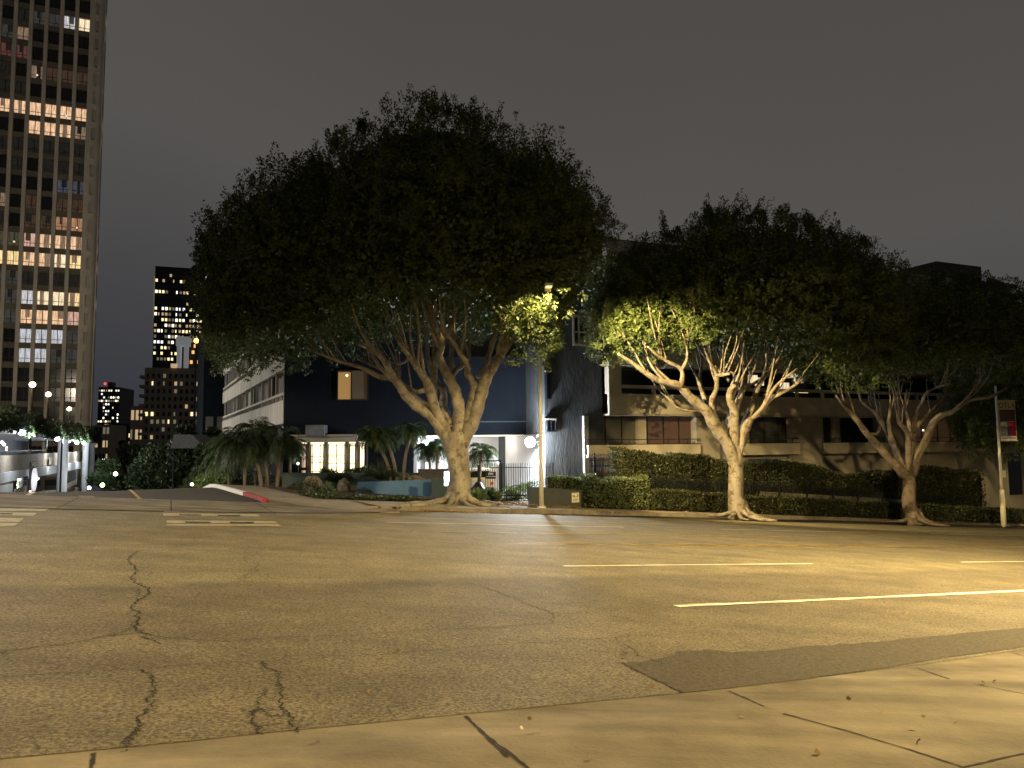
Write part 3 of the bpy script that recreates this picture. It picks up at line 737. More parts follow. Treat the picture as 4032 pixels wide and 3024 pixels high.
# upper dark wall (left high part, right lower part), lower wall pieces round lobby and entry
mb.fbox(FD, 0.05, s_step, Z_soff, Ztop_left, -8, 0); mb.fbox(FD, s_step, sD1, Z_soff, Zdark_low, -8, 0)
Zlob = FD.hit(1300, 1738)[1]
mb.fbox(FD, 0.05, s1200, -4, Z_soff, -8, 0); mb.fbox(FD, s1200, sB0, Zlob, Z_soff, -8, 0)
mb.fbox(FD, s1200, sB0, -4, FD.hit(1300, 1872)[1], -8, 0); mb.fbox(FD, sB0, sE0, -4, Z_soff, -8, 0)
mb.build('navy_wall', M_navy, bl)
mb = MB(); mb.fbox(FD, s_step, sD1, FD.hit(1850, 1661)[1]-.03, FD.hit(1850, 1661)[1]+.03, 0, .05); mb.build('ledge', M_teal, bl)
# window in the navy wall
def window(name, F, x0, y0, x1, y1, d, mats, mull=(), rails=(), parent=None, recess=.12, fw=.05, deep=None):
    """pane set back in a frame; mats=(pane, frame)"""
    s0, z0 = F.hit(x0, y1, d); s1, z1 = F.hit(x1, y0, d)
    mb = MB(); mb.fbox(F, s0+fw*.5, s1-fw*.5, z0+fw*.5, z1-fw*.5, d+.012, d+.03, 0); w = mb.build(name, mats[0], parent)
    mb = MB()
    mb.fbox(F, s0-.02, s1+.02, z1-fw, z1+.02, d+.032, d+.10); mb.fbox(F, s0-.02, s1+.02, z0-.02, z0+fw, d+.032, d+.10)
    mb.fbox(F, s0-.02, s0+fw, z0+fw, z1-fw, d+.032, d+.10); mb.fbox(F, s1-fw, s1+.02, z0+fw, z1-fw, d+.032, d+.10)
    for q in mull: mb.fbox(F, s0+(s1-s0)*q-fw/2, s0+(s1-s0)*q+fw/2, z0+fw, z1-fw, d+.032, d+.085)
    for q in rails: mb.fbox(F, s0+fw, s1-fw, z0+(z1-z0)*q-fw/2, z0+(z1-z0)*q+fw/2, d+.034, d+.08)
    mb.build('frame', mats[1], w); return w
def slats(m_name, c, s, n=22):
    m = bpy.data.materials.new(m_name); m.use_nodes = True; nt = m.node_tree; b = nt.nodes['Principled BSDF']; l = nt.links
    t = nt.nodes.new('ShaderNodeTexCoord'); w = nt.nodes.new('ShaderNodeTexWave'); w.bands_direction = 'Z'; w.inputs['Scale'].default_value = n/6.28; w.inputs['Distortion'].default_value = .3
    l.new(t.outputs['Object'], w.inputs['Vector'])
    r = nt.nodes.new('ShaderNodeValToRGB'); r.color_ramp.elements[0].color = (c[0]*.35, c[1]*.3, c[2]*.25, 1); r.color_ramp.elements[1].color = (*c, 1); r.color_ramp.elements[0].position = .2; r.color_ramp.elements[1].position = .6
    l.new(w.outputs['Fac'], r.inputs[0]); l.new(r.outputs[0], b.inputs['Emission Color']); b.inputs['Emission Strength'].default_value = s
    b.inputs['Base Color'].default_value = (.1, .08, .05, 1); return m
M_bl_on = slats('lit_slatted_blind', (1.0, .55, .16), .42, 42); M_bl_dim = slats('dim_slatted_blind', (.8, .45, .2), .035, 42)
w = window('blind_window', FD, 1328, 1458, 1450, 1576, 0, (M_bl_dim, M_frame), mull=(.46,), parent=bl)
w['label'] = 'sliding window with a slatted blind, its left half lit amber'
s0, z0 = FD.hit(1331, 1573, .04); s1, z1 = FD.hit(1381, 1466, .04)
mb = MB(); mb.fbox(FD, s0, s1, z0, z1, .031, .036); mb.build('lit_blind', M_bl_on, w)
mb = MB(); q = FD.pt(*FD.hit(1366, 1478, .04), .05); mb.sphere(q, .06, n=10, k=6); mb.build('indoor_bulb', mat('hot_bulb', (1, .8, .5), em=(1, .75, .4), es=9), w)
# lobby
M_lob = mat('lobby_glow', (.5, .45, .3), (.4, .36, .25), 1.2, em=(1.0, .88, .44), es=2.8)
M_lob2 = mat('pink_drape_glow', (.5, .3, .2), (.4, .25, .2), 3, em=(1.0, .60, .36), es=.9, stretch=(8, 8, .5))
M_lobt = mat('lobby_ceiling_glow', (.8, .7, .5), em=(1.0, .92, .62), es=1.7)
M_col = mat('lobby_column', (.26, .24, .20), (.32, .30, .25), 3, rough=.5)
lobz0 = 1872
def lobby_pane(x0, x1, m, mull=(), rails=(), lbl=None):
    w = window('lobby_window', FD, x0, 1746, x1, 1869, -.55, (m, M_frame), mull, rails, bl, fw=.035)
    return w
lobby_pane(1180, 1208, M_lob2, (.5,), (.22, .5, .92))
lobby_pane(1224, 1276, M_lob, (.12, .72), (.1, .38, .58, .93))
lobby_pane(1292, 1359, M_lob, (.5,), (.36, .6, .93))
lobby_pane(1377, 1400, M_lob, (), (.36, .6, .93))
lobby_pane(1416, 1437, M_lob, (.45,), (.93,))
s0, z0 = FD.hit(1182, 1872, -.6); s1, z1 = FD.hit(1439, 1746, -.6)
mb = MB(); mb.fbox(FD, s0, s1, z0, z1, -1.0, -.62); mb.build('lobby_backing', M_frame, bl)
mb = MB(); z2 = FD.hit(1300, 1738, -.3)[1]; mb.fbox(FD, s0, s1, z1+.01, z2, -.6, -.25); mb.build('lobby_soffit', M_lobt, bl)
mb = MB(); mb.fbox(FD, s0-.4, s1-.4, FD.hit(1300, 1741)[1], FD.hit(1300, 1718)[1], 0.0, .75); mb.fbox(FD, s0-.4, s1-.1, FD.hit(1300, 1718)[1], FD.hit(1300, 1714)[1]+.04, 0.0, .95); mb.build('lobby_fascia', M_stuc2, bl)
for x, wd in ((1216, .12), (1284, .13), (1367, .14), (1408, .13)):
    s_, _ = FD.hit(x, 1800, -.3); mb = MB(); mb.tube([FD.pt(s_, FD.hit(x, 1873)[1], -.3), FD.pt(s_, FD.hit(x, 1739)[1], -.3)], [wd, wd], 16); mb.build('lobby_column', M_col, bl, smooth=True)
mb = MB(); box_px(mb, FD, 1202, 1673, 1276, 1716, 0, 1.2); mb.build('grey_bay', mat('weathered_grey_panel', (.07, .075, .085), (.14, .14, .15), 1.5), bl)
# furniture silhouettes in the lobby
mb = MB(); box_px(mb, FD, 1180, 1842, 1204, 1852, -.4, -.2); mb.build('letter_box', M_black, bl)
# entry recess, bright wall and soffit
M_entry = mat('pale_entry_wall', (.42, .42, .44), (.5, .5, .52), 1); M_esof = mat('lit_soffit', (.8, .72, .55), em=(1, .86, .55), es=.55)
mb = MB()
s2, _ = FD.hit(2150, 1700, -4.5)
mb.fbox(FD, sE0+.05, s2+3, -4, Z_soff-.02, -4.7, -4.5); mb.fbox(FD, sE0+.02, sE0+.2, -4, Z_soff-.02, -4.48, -.02)
mb.build('entry_wall', M_entry, bl)
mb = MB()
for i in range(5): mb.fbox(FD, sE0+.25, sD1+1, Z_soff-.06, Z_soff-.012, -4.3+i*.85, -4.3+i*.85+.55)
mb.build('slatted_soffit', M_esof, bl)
window('entry_door', FD, 1640, 1752, 1672, 1890, -4.4, (mat('grey_door', (.12, .12, .13), rough=.4), M_frame), parent=bl)
mb = MB(); q = FD.pt(*FD.hit(1676, 1746, -3.6), -3.6)
mb.sphere(q, .22, n=14, k=8); ol = mb.build('entry_light', mat('cold_bulb', (1, 1, 1), em=(.85, .93, 1), es=22), bl, smooth=True)
lamp('entry_light_source', q+FD.n*.4, 420, COOL, .1, parent=bl)
q2 = FD.pt(*FD.hit(1960, 1735, -1.8), -1.8); lamp('entry_light_source', q2, 90, (1, .88, .7), .1, parent=bl)
# tall grey block with rough stucco
AT = P(2146, 1700, 45.2)[:2]; FT = Frame(AT, 67)
sT1, _ = FT.hit(2372, 1600); ZR = FT.hit(2440, 962)[1]
mb = MB(); mb.fbox(FT, 0, sT1, -4, ZR, -9, 0); mb.build('rough_block', M_text, bl)
mb = MB(); mb.fbox(FT, -.12, -.004, -4, Z_soff-.03, -6, -.05); mb.build('pale_side_wall', M_entry, bl)
sT2 = FT.hit(3980, 1600, -.8)[0]
mb = MB(); mb.fbox(FT, -.3, sT2+.2, ZR, ZR+.25, -12, .25); mb.build('roof_parapet', M_frame, bl)
# penthouse lump on the far right roof
mb = MB(); s_a, _ = FT.hit(3690, 1100, -4); s_b, _ = FT.hit(3866, 1100, -4); mb.fbox(FT, s_a, s_b, ZR+.26, FT.hit(3780, 1040, -4)[1], -9, -4); mb.build('roof_room', M_frame, bl)
# narrow windows on the rough block
def slot(x0, y0, x1, y1, shade=True):
    w = window('slot_window', FT, x0, y0, x1, y1, 0, (M_glass, M_navy), mull=(.5,), parent=bl)
    s0, z1 = FT.hit(x0, y0, .1); s1, _ = FT.hit(x1, y0, .1)
    mb = MB(); mb.fbox(FT, s0-.1, s1+.05, z1+.03, z1+.11, .0, .16); mb.build('sunshade', M_stuc, w)
slot(2130+22, 1466, 2168, 1570); slot(2153, 1655, 2186, 1700)
w = window('corner_window', FT, 2255, 1246, 2318, 1360, 0, (M_glass, M_stuc2), mull=(.35,), rails=(.45,), parent=bl, fw=.1)
# lit window behind the navy end, above its lower roof
FB_ = Frame(FD.pt(0, 0, -8)[:2], 68)
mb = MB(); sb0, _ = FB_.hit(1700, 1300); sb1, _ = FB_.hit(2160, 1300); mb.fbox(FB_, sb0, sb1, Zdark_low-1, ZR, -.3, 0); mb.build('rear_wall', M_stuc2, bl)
window('lit_rear_window', FB_, 1986, 1325, 2029, 1402, 0, (emis('lit_room', (1, .72, .30), .75), M_frame), mull=(.5,), parent=bl)
# cream facade: projecting upper floors and recessed lower floor
up = .85
def hz(y, x=2440, d=0): return FT.hit(x, y, d)[1]
sU0 = sT1; ceil2 = hz(1628, 2400, up); sill2 = hz(1549, 2400, up)
pitch = 3.2
mb = MB(); SR = FT.hit(3780, 1600, up)[0]
for k in range(3):
    mb.fbox(FT, sU0, SR, ceil2+pitch*k, sill2+pitch*k, up-.22, up)                      # balcony band
    if k < 2: mb.fbox(FT, sU0+.9, SR, sill2+pitch*k+.36, sill2+pitch*k+.56, up-.2, up-.02)       # rail above the slot
    if k < 2:
        mb.fbox(FT, sU0, sU0+.9, sill2+pitch*k, ceil2+pitch*(k+1), up-.5, up-.002)
        s_ = sU0+.9
        while s_ < SR-1: s_ += 2.35; mb.fbox(FT, s_, s_+.18, sill2+pitch*k, sill2+pitch*k+.36, up-.2, up-.03); 
mb.fbox(FT, sU0, SR, sill2+2*pitch-.01, ZR-.01, up-.5, up-.003)
mb.build('balcony_band', M_stuc, bl)
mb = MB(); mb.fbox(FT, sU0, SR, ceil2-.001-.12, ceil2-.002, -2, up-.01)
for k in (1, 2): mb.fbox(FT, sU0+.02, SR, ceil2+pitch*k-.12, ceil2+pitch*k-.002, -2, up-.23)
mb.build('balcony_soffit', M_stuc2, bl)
mb = MB(); mb.fbox(FT, sU0, SR+2, ceil2, ZR, -8, -.9); mb.build('upper_glazing', M_glass, bl)
lw = ceil2-.13; FLW = -.05   # lower floor wall line offset
M_cur = mat('brown_curtain', (.09, .05, .035), (.045, .028, .022), 1.2, em=(.6, .3, .2), es=.045, stretch=(9, 9, .4))
zs = hz(1755, 2600, .0); zf = hz(1850, 2600, 0)
# windows of the recessed storey (photo columns)
segs = [(2312, 2512, 'screen'), (2545, 2732, 'curtain'), (2950, 3115, 'dark'), (3242, 3284, 'dark'), (3308, 3452, 'dark'), (3560, 3750, 'amber')]
mb = MB(); edges = [FT.hit(2292, 1700, 0)[0]]
for a, b, k in segs: edges += [FT.hit(a, 1700, 0)[0], FT.hit(b, 1700, 0)[0]]
edges.append(FT.hit(3960, 1700, 0)[0])
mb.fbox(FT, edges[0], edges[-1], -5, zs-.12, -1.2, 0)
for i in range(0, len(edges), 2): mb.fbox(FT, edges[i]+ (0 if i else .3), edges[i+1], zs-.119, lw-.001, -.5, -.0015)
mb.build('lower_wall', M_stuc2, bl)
mb = MB(); mb.fbox(FT, edges[0], edges[0]+.3, -5, lw, 0.01, .30); mb.build('stucco_pier', mat('worn_grey_stucco', (.15, .145, .135), (.2, .195, .18), 2), bl)
for x0, x1 in ((2740, 2832), (3115, 3236)):
    mb = MB(); mb.fbox(FT, FT.hit(x0+2, 1700, .5)[0], FT.hit(x1, 1700, .5)[0], -4, lw, .004, .5); mb.build('stucco_pier', M_stuc2, bl)
for a, b, k in segs:
    mm = {'screen': M_wshade, 'curtain': M_cur, 'dark': M_glass2 if b-a > 100 and a < 3000 else M_glass, 'amber': M_bl_dim}[k]
    w = window('balcony_window', FT, a, 1636, b, 1752, -.35, (mm, M_frame), mull=(.34, .66) if b-a > 100 else (), parent=bl, fw=.06)
    if k == 'curtain':
        mb = MB(); s0, z0 = FT.hit(2623, 1749, -.2); s1, z1 = FT.hit(2633, 1642, -.2); mb.fbox(FT, s0, s1, z0, z1, -.33, -.322); mb.build('lit_gap', emis('curtain_gap', (1, .50, .26), .42), w)
        w['label'] = 'window with drawn brown curtains and one lit gap'
    if k == 'amber':
        mb = MB(); s0, z0 = FT.hit(3727, 1717, -.2); s1, z1 = FT.hit(3746, 1645, -.2); mb.fbox(FT, s0, s1, z0, z1, -.33, -.322); mb.build('lit_blind', slats('amber_blind', (1, .42, .14), .16, 42), w)
        mb = MB(); mb.sphere(FT.pt(*FT.hit(3635, 1694, -.2), -.2), .05, n=8, k=5); mb.build('indoor_bulb', MATS['hot_bulb'], w)
# low parapets of the lower balconies and thin black rails
for a, b in ((2318, 2760), (2925, 3150), (3250, 3505), (3590, 3800)):
    s0, _ = FT.hit(a, 1780, up); s1, _ = FT.hit(b, 1780, up)
    pz = hz(1752, 2400, up); bz = hz(1788, 2400, up)
    mb = MB(); mb.fbox(FT, s0, s1, bz-.2, pz, up-.18, up); mb.fbox(FT, s0, s1, bz-.2, bz-.05, 0.51, up-.19); mb.build('balcony_parapet', M_stuc, bl)
    mb = MB(); mb.fbox(FT, s0-.1, s1+.05, pz+.004, pz+.05, up-.12, up-.06); mb.fbox(FT, s0-.1, s1+.05, pz+.30, pz+.35, up-.12, up-.06)
    s_ = s0
    while s_ < s1: mb.fbox(FT, s_, s_+.035, pz+.05, pz+.30, up-.11, up-.07); s_ += 1.45
    mb.build('balcony_rail', M_black, bl)
# ceiling strip light glimpsed beneath the upper balconies
mb = MB(); s0, z0 = FT.hit(3137, 1543, up); s1, _ = FT.hit(3192, 1543, up); mb.fbox(FT, s0, s1, z0-.03, z0+.05, up-.3, up-.22); mb.build('strip_light', mat('strip_glow', (1, 1, 1), em=(1, .78, .3), es=2.2), bl)
for i, (x, y) in enumerate(((2960, 1490), (2985, 1500), (3085, 1520), (3110, 1470), (3140, 1490))):
    mb = MB(); s0, z0 = FT.hit(x, y+16, -.5); s1, z1 = FT.hit(x+34, y-14, -.5); mb.fbox(FT, s0, s1, z0, z1, -.85, -.8); mb.build('lit_upper_window', emis('upper_lit_room', (1, .80, .42), 1.3), bl)
# far right continuation: darker low entrance
mb = MB(); s0, _ = FT.hit(3880, 1700, -.8); mb.fbox(FT, s0, s0+30, -8, 2.6, -6, -.8); mb.build('right_wing', M_stuc2, bl)
mb = MB(); s0, z0 = FT.hit(3925, 1880, -.7); s1, z1 = FT.hit(4020, 1785, -.7); mb.fbox(FT, s0, s1, z0-1.5, z1, -.79, -.75); mb.build('garage_opening', M_tdark, bl)
w = window('frosted_window', FT, 3833, 1682, 3876, 1750, -.78, (emis('cool_room', (.45, .55, .65), .09), M_frame), parent=bl)
# ---- floodlight on the rough block
fl = FT.pt(-.25, FT.hit(2090, 1741, .5)[1], .55); 
FLP = P(2088, 1741, 44.75)
t = thing('floodlight', 'blazing white floodlight on the wall beside the lamp pole', 'floodlight', FLP)
mb = MB(); mb.fbox(FT, *[0, 0], 0, 0, 0, 0) if False else None
Fq = Frame(FLP[:2], 88)
mb.tube([Fq.pt(0, FLP[2], -.22), Fq.pt(0, FLP[2], -.021)], [.2, .32], 24); mb.fbox(Fq, -.05, .65, FLP[2]-.04, FLP[2]+.06, -.5, -.24); mb.build('housing', M_black, t)
mb = MB(); mb.tube([Fq.pt(0, FLP[2], -.02), Fq.pt(0, FLP[2], .03)], [.30, .27], 24); mb.build('led_panel', mat('led_panel', (1, 1, 1), em=(.86, .95, 1), es=90), t)
lamp('flood_source', FLP+Fq.n*.2, 6500, COOL, .3, parent=t)
# ---- white streaked wing running back along the side street
FW = Frame(A0, -26)          # direction going away to the left/back
FW.n = -FW.n                 # face the side street
wt = thing('apartment_wing', 'pale streaked concrete wing with bands of windows running down the side street', 'building', XYZ(9, 50, 0))
# lengths by hitting the wall plane
def wh(x, y, d=0): return FW.hit(x, y, d)
def zr1(y): return 1360+y/4.1475
sEnd, _ = wh(843, 1650)
zA = [wh(1110, zr1(y))[1] for y in (400, 770, 812, 900, 1280)]   # win top, rail top, rail bottom, spandrel top, bottom
wtop, rt, rb, spt, bot = zA; PW = pitch
mb = MB()
for k in range(2):
    mb.fbox(FW, 0, sEnd, (wtop+PW*(k-1)) if k else bot, spt+PW*k, -.25, 0)     # spandrel
ZWT = Ztop_left-.02
mb.fbox(FW, 0, sEnd, wtop+PW, ZWT, -.25, 0)
nb = 16; bw = sEnd/nb
for k in range(2):
    mb.fbox(FW, 0.01, sEnd, rb+PW*k, rt+PW*k, -.2, -.02)
for k in range(2):
    for i in range(nb+1):
        s_ = min(i*bw, sEnd-.1)
        mb.fbox(FW, s_, s_+.11, spt+PW*k, rb+PW*k, -.22, -.022); mb.fbox(FW, s_, s_+.11, rt+PW*k, wtop+PW*k, -.22, -.022)
        if i < nb: mb.fbox(FW, s_+bw*.5, s_+bw*.5+.07, spt+PW*k, rb+PW*k, -.18, -.03)
mb.build('banded_wall', M_wing, wt)
mb = MB(); mb.fbox(FW, .3, sEnd-.1, -6, bot-.01, -3, -1.1); mb.build('recessed_base', M_teal, wt)
# windows: one per bay, individually
mdark = [M_wshade, M_glass2, mat('grey_blind', (.13, .12, .105), (.10, .09, .08), .5, rough=.7), mat('pale_blind', (.36, .32, .25), (.30, .26, .20), .5, rough=.7)]
rr = random.Random(4)
for k in range(2):
    for i in range(nb):
        m_ = mdark[3] if (k == 0 and i == 6) else mdark[rr.choice((0, 0, 2, 2, 1))]
        mb = MB(); mb.fbox(FW, i*bw+.12, (i+1)*bw-.01, rt+PW*k, wtop+PW*k, -.6, -.52)
        mb.fbox(FW, i*bw+.12, i*bw+.4, rt+PW*k+.01, wtop+PW*k-.01, -.51, -.3) if rr.random() < .3 else None
        mb.build('wing_window', m_, wt)
mb = MB(); mb.fbox(FW, 2, sEnd-.1, -3, wtop+PW+1., -2, -.62); mb.fbox(FW, .03, sEnd-.1, rb, wtop, -.8, -.62); mb.fbox(FW, .03, sEnd-.1, rb+PW, wtop+PW, -.8, -.62); mb.build('inner_wall', M_frame, wt)
mb = MB(); mb.fbox(FW, -.02, sEnd, ZWT, ZWT+.2, -9, .1); mb.fbox(FW, sEnd-.05, sEnd, -3.5, ZWT, -9, -.26); mb.build('roof', M_navy, wt)
# darker extension beyond the wing
t = thing('dark_block', 'unlit dark building slab behind the pale wing', 'building', XYZ(11, 88, 0))
q = P(850, 1700, 84)[:2]; Fx = Frame(q, 64); s0, z0 = Fx.hit(800, 1560); s1, _ = Fx.hit(860, 1400)
mb = MB(); mb.fbox(Fx, s0, s1+6, -8, Fx.hit(840, 1270)[1], -12, 0); mb.build('wall', M_navy, t)
for k in range(3):
    mb = MB(); mb.fbox(Fx, s0+.3+k*1.2, s0+1.1+k*1.2, Fx.hit(790, 1720)[1], Fx.hit(790, 1640)[1], .01, .06); mb.build('window', M_wshade, t)
# ============================================================ FICUS TREES
def tree(label, base, trunk_px, limbs, z0, ells, zu, seed, dens=5.5, leaf=.115, per=34, spires=(), group='large street trees', r_trunk=.45, auto=True, lim_n=9, roots=True, nauto=3, bigroots=(), prune=None, bk=None):
    t = thing('ficus_tree', label, 'tree', base, group)
    rr = random.Random(seed); mb = MB(); b = np.array(base, float)
    def W(p, d=0): x, y = p; return P(x, y, z0+d)
    # trunk
    tp = [W(p) for p, r_ in trunk_px]; tr = [r_ for p, r_ in trunk_px]
    tp[0] = b+(0, 0, -.1)
    q = catmull(tp, 4); tr2 = np.interp(np.linspace(0, len(tr)-1, len(q)), range(len(tr)), tr)
    mb.tube(q, list(tr2), 18, wob=.075)
    for k in range(11 if roots else 0):    # root flare
        a = 2*math.pi*k/11+rr.uniform(-.25, .25); L_ = rr.uniform(.7, 1.5)*r_trunk*3
        pts = [b+(math.cos(a)*tr[0]*.45, math.sin(a)*tr[0]*.45, .85*rr.uniform(.6, 1)), b+(math.cos(a)*tr[0]*.95, math.sin(a)*tr[0]*.95, .22)]
        for f in (.5, 1):
            e_ = b+np.array([math.cos(a+.25*f)*(tr[0]+L_*f), math.sin(a+.25*f)*(tr[0]+L_*f), 0]); e_[2] = groundz(e_)+.15-.03*f; pts.append(e_)
        mb.tube(catmull(pts, 4), list(np.interp(np.linspace(0, 3, 13), [0, 1, 2, 3], [.16, .13, .07, .02])), 7)
    for (px_, r_) in bigroots:
        pts = [surfw(x, y) for x, y in px_]; n_ = len(pts)
        mb.tube(catmull(pts, 4), list(np.linspace(r_, r_*.35, (n_-1)*4+1)), 8, wob=.06)
    tips = []
    for i, L_ in enumerate(limbs):
        pts_px, r0, r1, dd = L_[:4]; d0 = L_[4] if len(L_) > 4 else 0
        n_ = len(pts_px); pts = [W(p, d0+(dd-d0)*(k/(n_-1))**1.2) for k, p in enumerate(pts_px)]
        q = branchy(mb, pts, r0, r1, lim_n)
        if auto:
            for k in range(nauto):
                f = rr.uniform(.45, .95); a = q[int(f*(len(q)-1))]; dirn = unit(q[-1]-q[max(0, len(q)-6)])
                cc = np.array([b[0], b[1], b[2]+5]); outw = unit((a-cc)*[1, 1, .2])
                ln = rr.uniform(1.6, 3.2); v = unit(dirn*.6+np.array([rr.uniform(-.5, .5), rr.uniform(-.7, .7), .9])+outw*.35)
                m_ = a+v*ln*.5+np.array([rr.uniform(-.2, .2), rr.uniform(-.2, .2), .1]); e_ = m_+unit(v+np.array([rr.uniform(-.4, .4), rr.uniform(-.4, .4), .5]))*ln*.6
                rb_ = max(.03, (r0*(1-f)+r1*f)*.55)
                branchy(mb, [a, m_, e_], rb_, .015, 6); tips.append(e_)
    mb.build('trunk', bk or M_bark, t, smooth=True)
    V = crown_leaves(base, ells, zu, dens, leaf, seed, per, spires)
    if prune is not None:
        h, tg, cosA = prune; d = V[:, 0]-h; L_ = np.linalg.norm(d, axis=1); ax = unit(tg-h)
        V = V[~(((d@ax)/(L_+1e-6) > cosA) | (L_ < .45))]
    quads_obj('crown', V, M_ficus, t)
    return t
def surfw(x, y, off=.16): return G(x, y, off)
z7t = lambda l: [(1200+x/2.011, 1050+y/2.011) for x, y in l]
b1 = G(1800, 1985, .15); z1 = float((b1-CAM)@Fw)
limbs1 = [
 (z7t([(1160, 1400), (1080, 1290), (1010, 1190), (900, 1110), (800, 1020), (755, 950), (690, 860), (640, 760), (560, 680), (430, 615)]), .30, .06, -3.0),
 (z7t([(800, 1010), (700, 890), (590, 870), (450, 800), (250, 740), (0, 640)]), .15, .04, -1.5, -1.2),
 (z7t([(960, 975), (880, 990), (800, 945), (720, 880)]), .10, .08, -1.0, -.2),
 (z7t([(980, 1110), (880, 1040), (780, 960), (650, 840), (520, 770), (420, 730)]), .15, .05, 2.6, .3),
 (z7t([(1130, 1330), (1060, 1200), (1010, 1060), (960, 900), (890, 800), (820, 700), (740, 600)]), .27, .05, -3.5),
 (z7t([(1020, 1080), (1020, 900), (1035, 720), (1090, 580), (1180, 440), (1190, 200)]), .18, .06, 1.0),
 (z7t([(1160, 1250), (1100, 1130), (1095, 980), (1040, 910), (980, 760), (960, 560), (900, 300)]), .20, .05, 3.0),
 (z7t([(1200, 1380), (1225, 1180), (1200, 1030), (1150, 900), (1100, 800), (1060, 700), (1085, 600), (1010, 400), (965, 200)]), .31, .06, -1.5),
 (z7t([(1150, 900), (1190, 820), (1250, 780), (1300, 690), (1250, 560)]), .15, .05, 1.5),
 (z7t([(1170, 880), (1160, 700), (1190, 500), (1330, 380), (1420, 240)]), .12, .04, 3.5, .5),
 (z7t([(1240, 1400), (1330, 1220), (1385, 1040), (1430, 900), (1500, 780), (1570, 660), (1600, 500), (1650, 380), (1760, 260)]), .34, .05, -2.0),
 (z7t([(1270, 1350), (1300, 1150), (1340, 950), (1290, 850), (1290, 780), (1230, 690), (1180, 600), (1100, 500), (1080, 350)]), .20, .05, -2.5),
 (z7t([(1380, 880), (1440, 750), (1510, 520), (1560, 400), (1540, 200)]), .15, .05, 1.5),
 (z7t([(1450, 860), (1520, 760), (1540, 620), (1600, 460), (1700, 250)]), .13, .04, -3.5),
 (z7t([(930, 870), (860, 740), (810, 690)]), .09, .06, -.6, -.2),
 (z7t([(830, 700), (780, 760), (680, 755), (560, 690)]), .07, .04, 1.5, .3),
 (z7t([(750, 600), (650, 470), (540, 340)]), .07, .03, 2.6, 1.5),
]
def zu1(x, y): return -np.where((x > 1.8) & (y < -1.6), 1.4, 0)+7.9-.27*np.maximum(0, np.abs(x+.3)-2.2)-.04*np.abs(y)
ells1 = [(-.8, 0, 9.9, 6.7, 6.2, 6.5), (3.2, 0, 10.4, 3.3, 4.6, 4.1), (-6.3, 0, 9.5, 4.3, 5, 4.5), (-8.7, 0, 8.2, 2.1, 3, 2.9), (-6.5, -.5, 6.6, 3.7, 3.6, 1.7), (4.1, .3, 7.8, 1.6, 2.4, 1.3), (3.4, -2.5, 8.5, 1.1, .7, .9)]
ells1 = [tuple(a*1.03 for a in e_[:6]) for e_ in ells1[:6]]+ells1[6:]
sp1 = [(-1.2, 0, 16.0, 1.6), (.7, .3, 15.7, 1.5), (2.6, 0, 14.9, 1.9), (-4.0, 0, 14.6, 1.7), (-2.6, .5, 15.2, 1.2), (-5.9, 0, 13.7, 1.2), (-6.6, .3, 13.2, 1.1), (4.4, 0, 13.9, 1.0), (5.4, 0, 12.9, 1.0), (-7.9, 0, 12.4, 1.1), (-9.1, 0, 11.2, 1.0), (-9.9, 0, 10.3, 1.1), (-10.3, .2, 9.8, .8), (3.4, .3, 14.3, 1.3), (1.6, .5, 15.4, 1.0)]
T1 = tree('largest fig tree at the kerb with a huge dark dome crown and thick fluted trunk', b1, [((1800, 1985), .62), ((1806, 1940), .50), ((1810, 1880), .455), ((1800, 1800), .47), ((1792, 1740), .52), ((1790, 1700), .46)], limbs1, z1, ells1, zu1, 11, dens=7.5, spires=sp1, r_trunk=.6, per=36, nauto=5, prune=(headB-(0, 0, .1), headB+_bd*5-(0, 0, 1.1), .84),
     bigroots=[([(1770, 1965), (1700, 1985), (1640, 1990), (1560, 1994)], .14), ([(1840, 1970), (1900, 1985), (1960, 1995), (2010, 1999)], .10), ([(1850, 1960), (1930, 1978), (2010, 1990)], .12), ([(1760, 1975), (1690, 1975), (1600, 1980)], .12)])
z5 = lambda l: [(2200+x/1.382, 900+y/1.382) for x, y in l]
b2 = XYZ(usx(2898, 27.0), 27.0, .15); z2 = float((b2-CAM)@Fw)
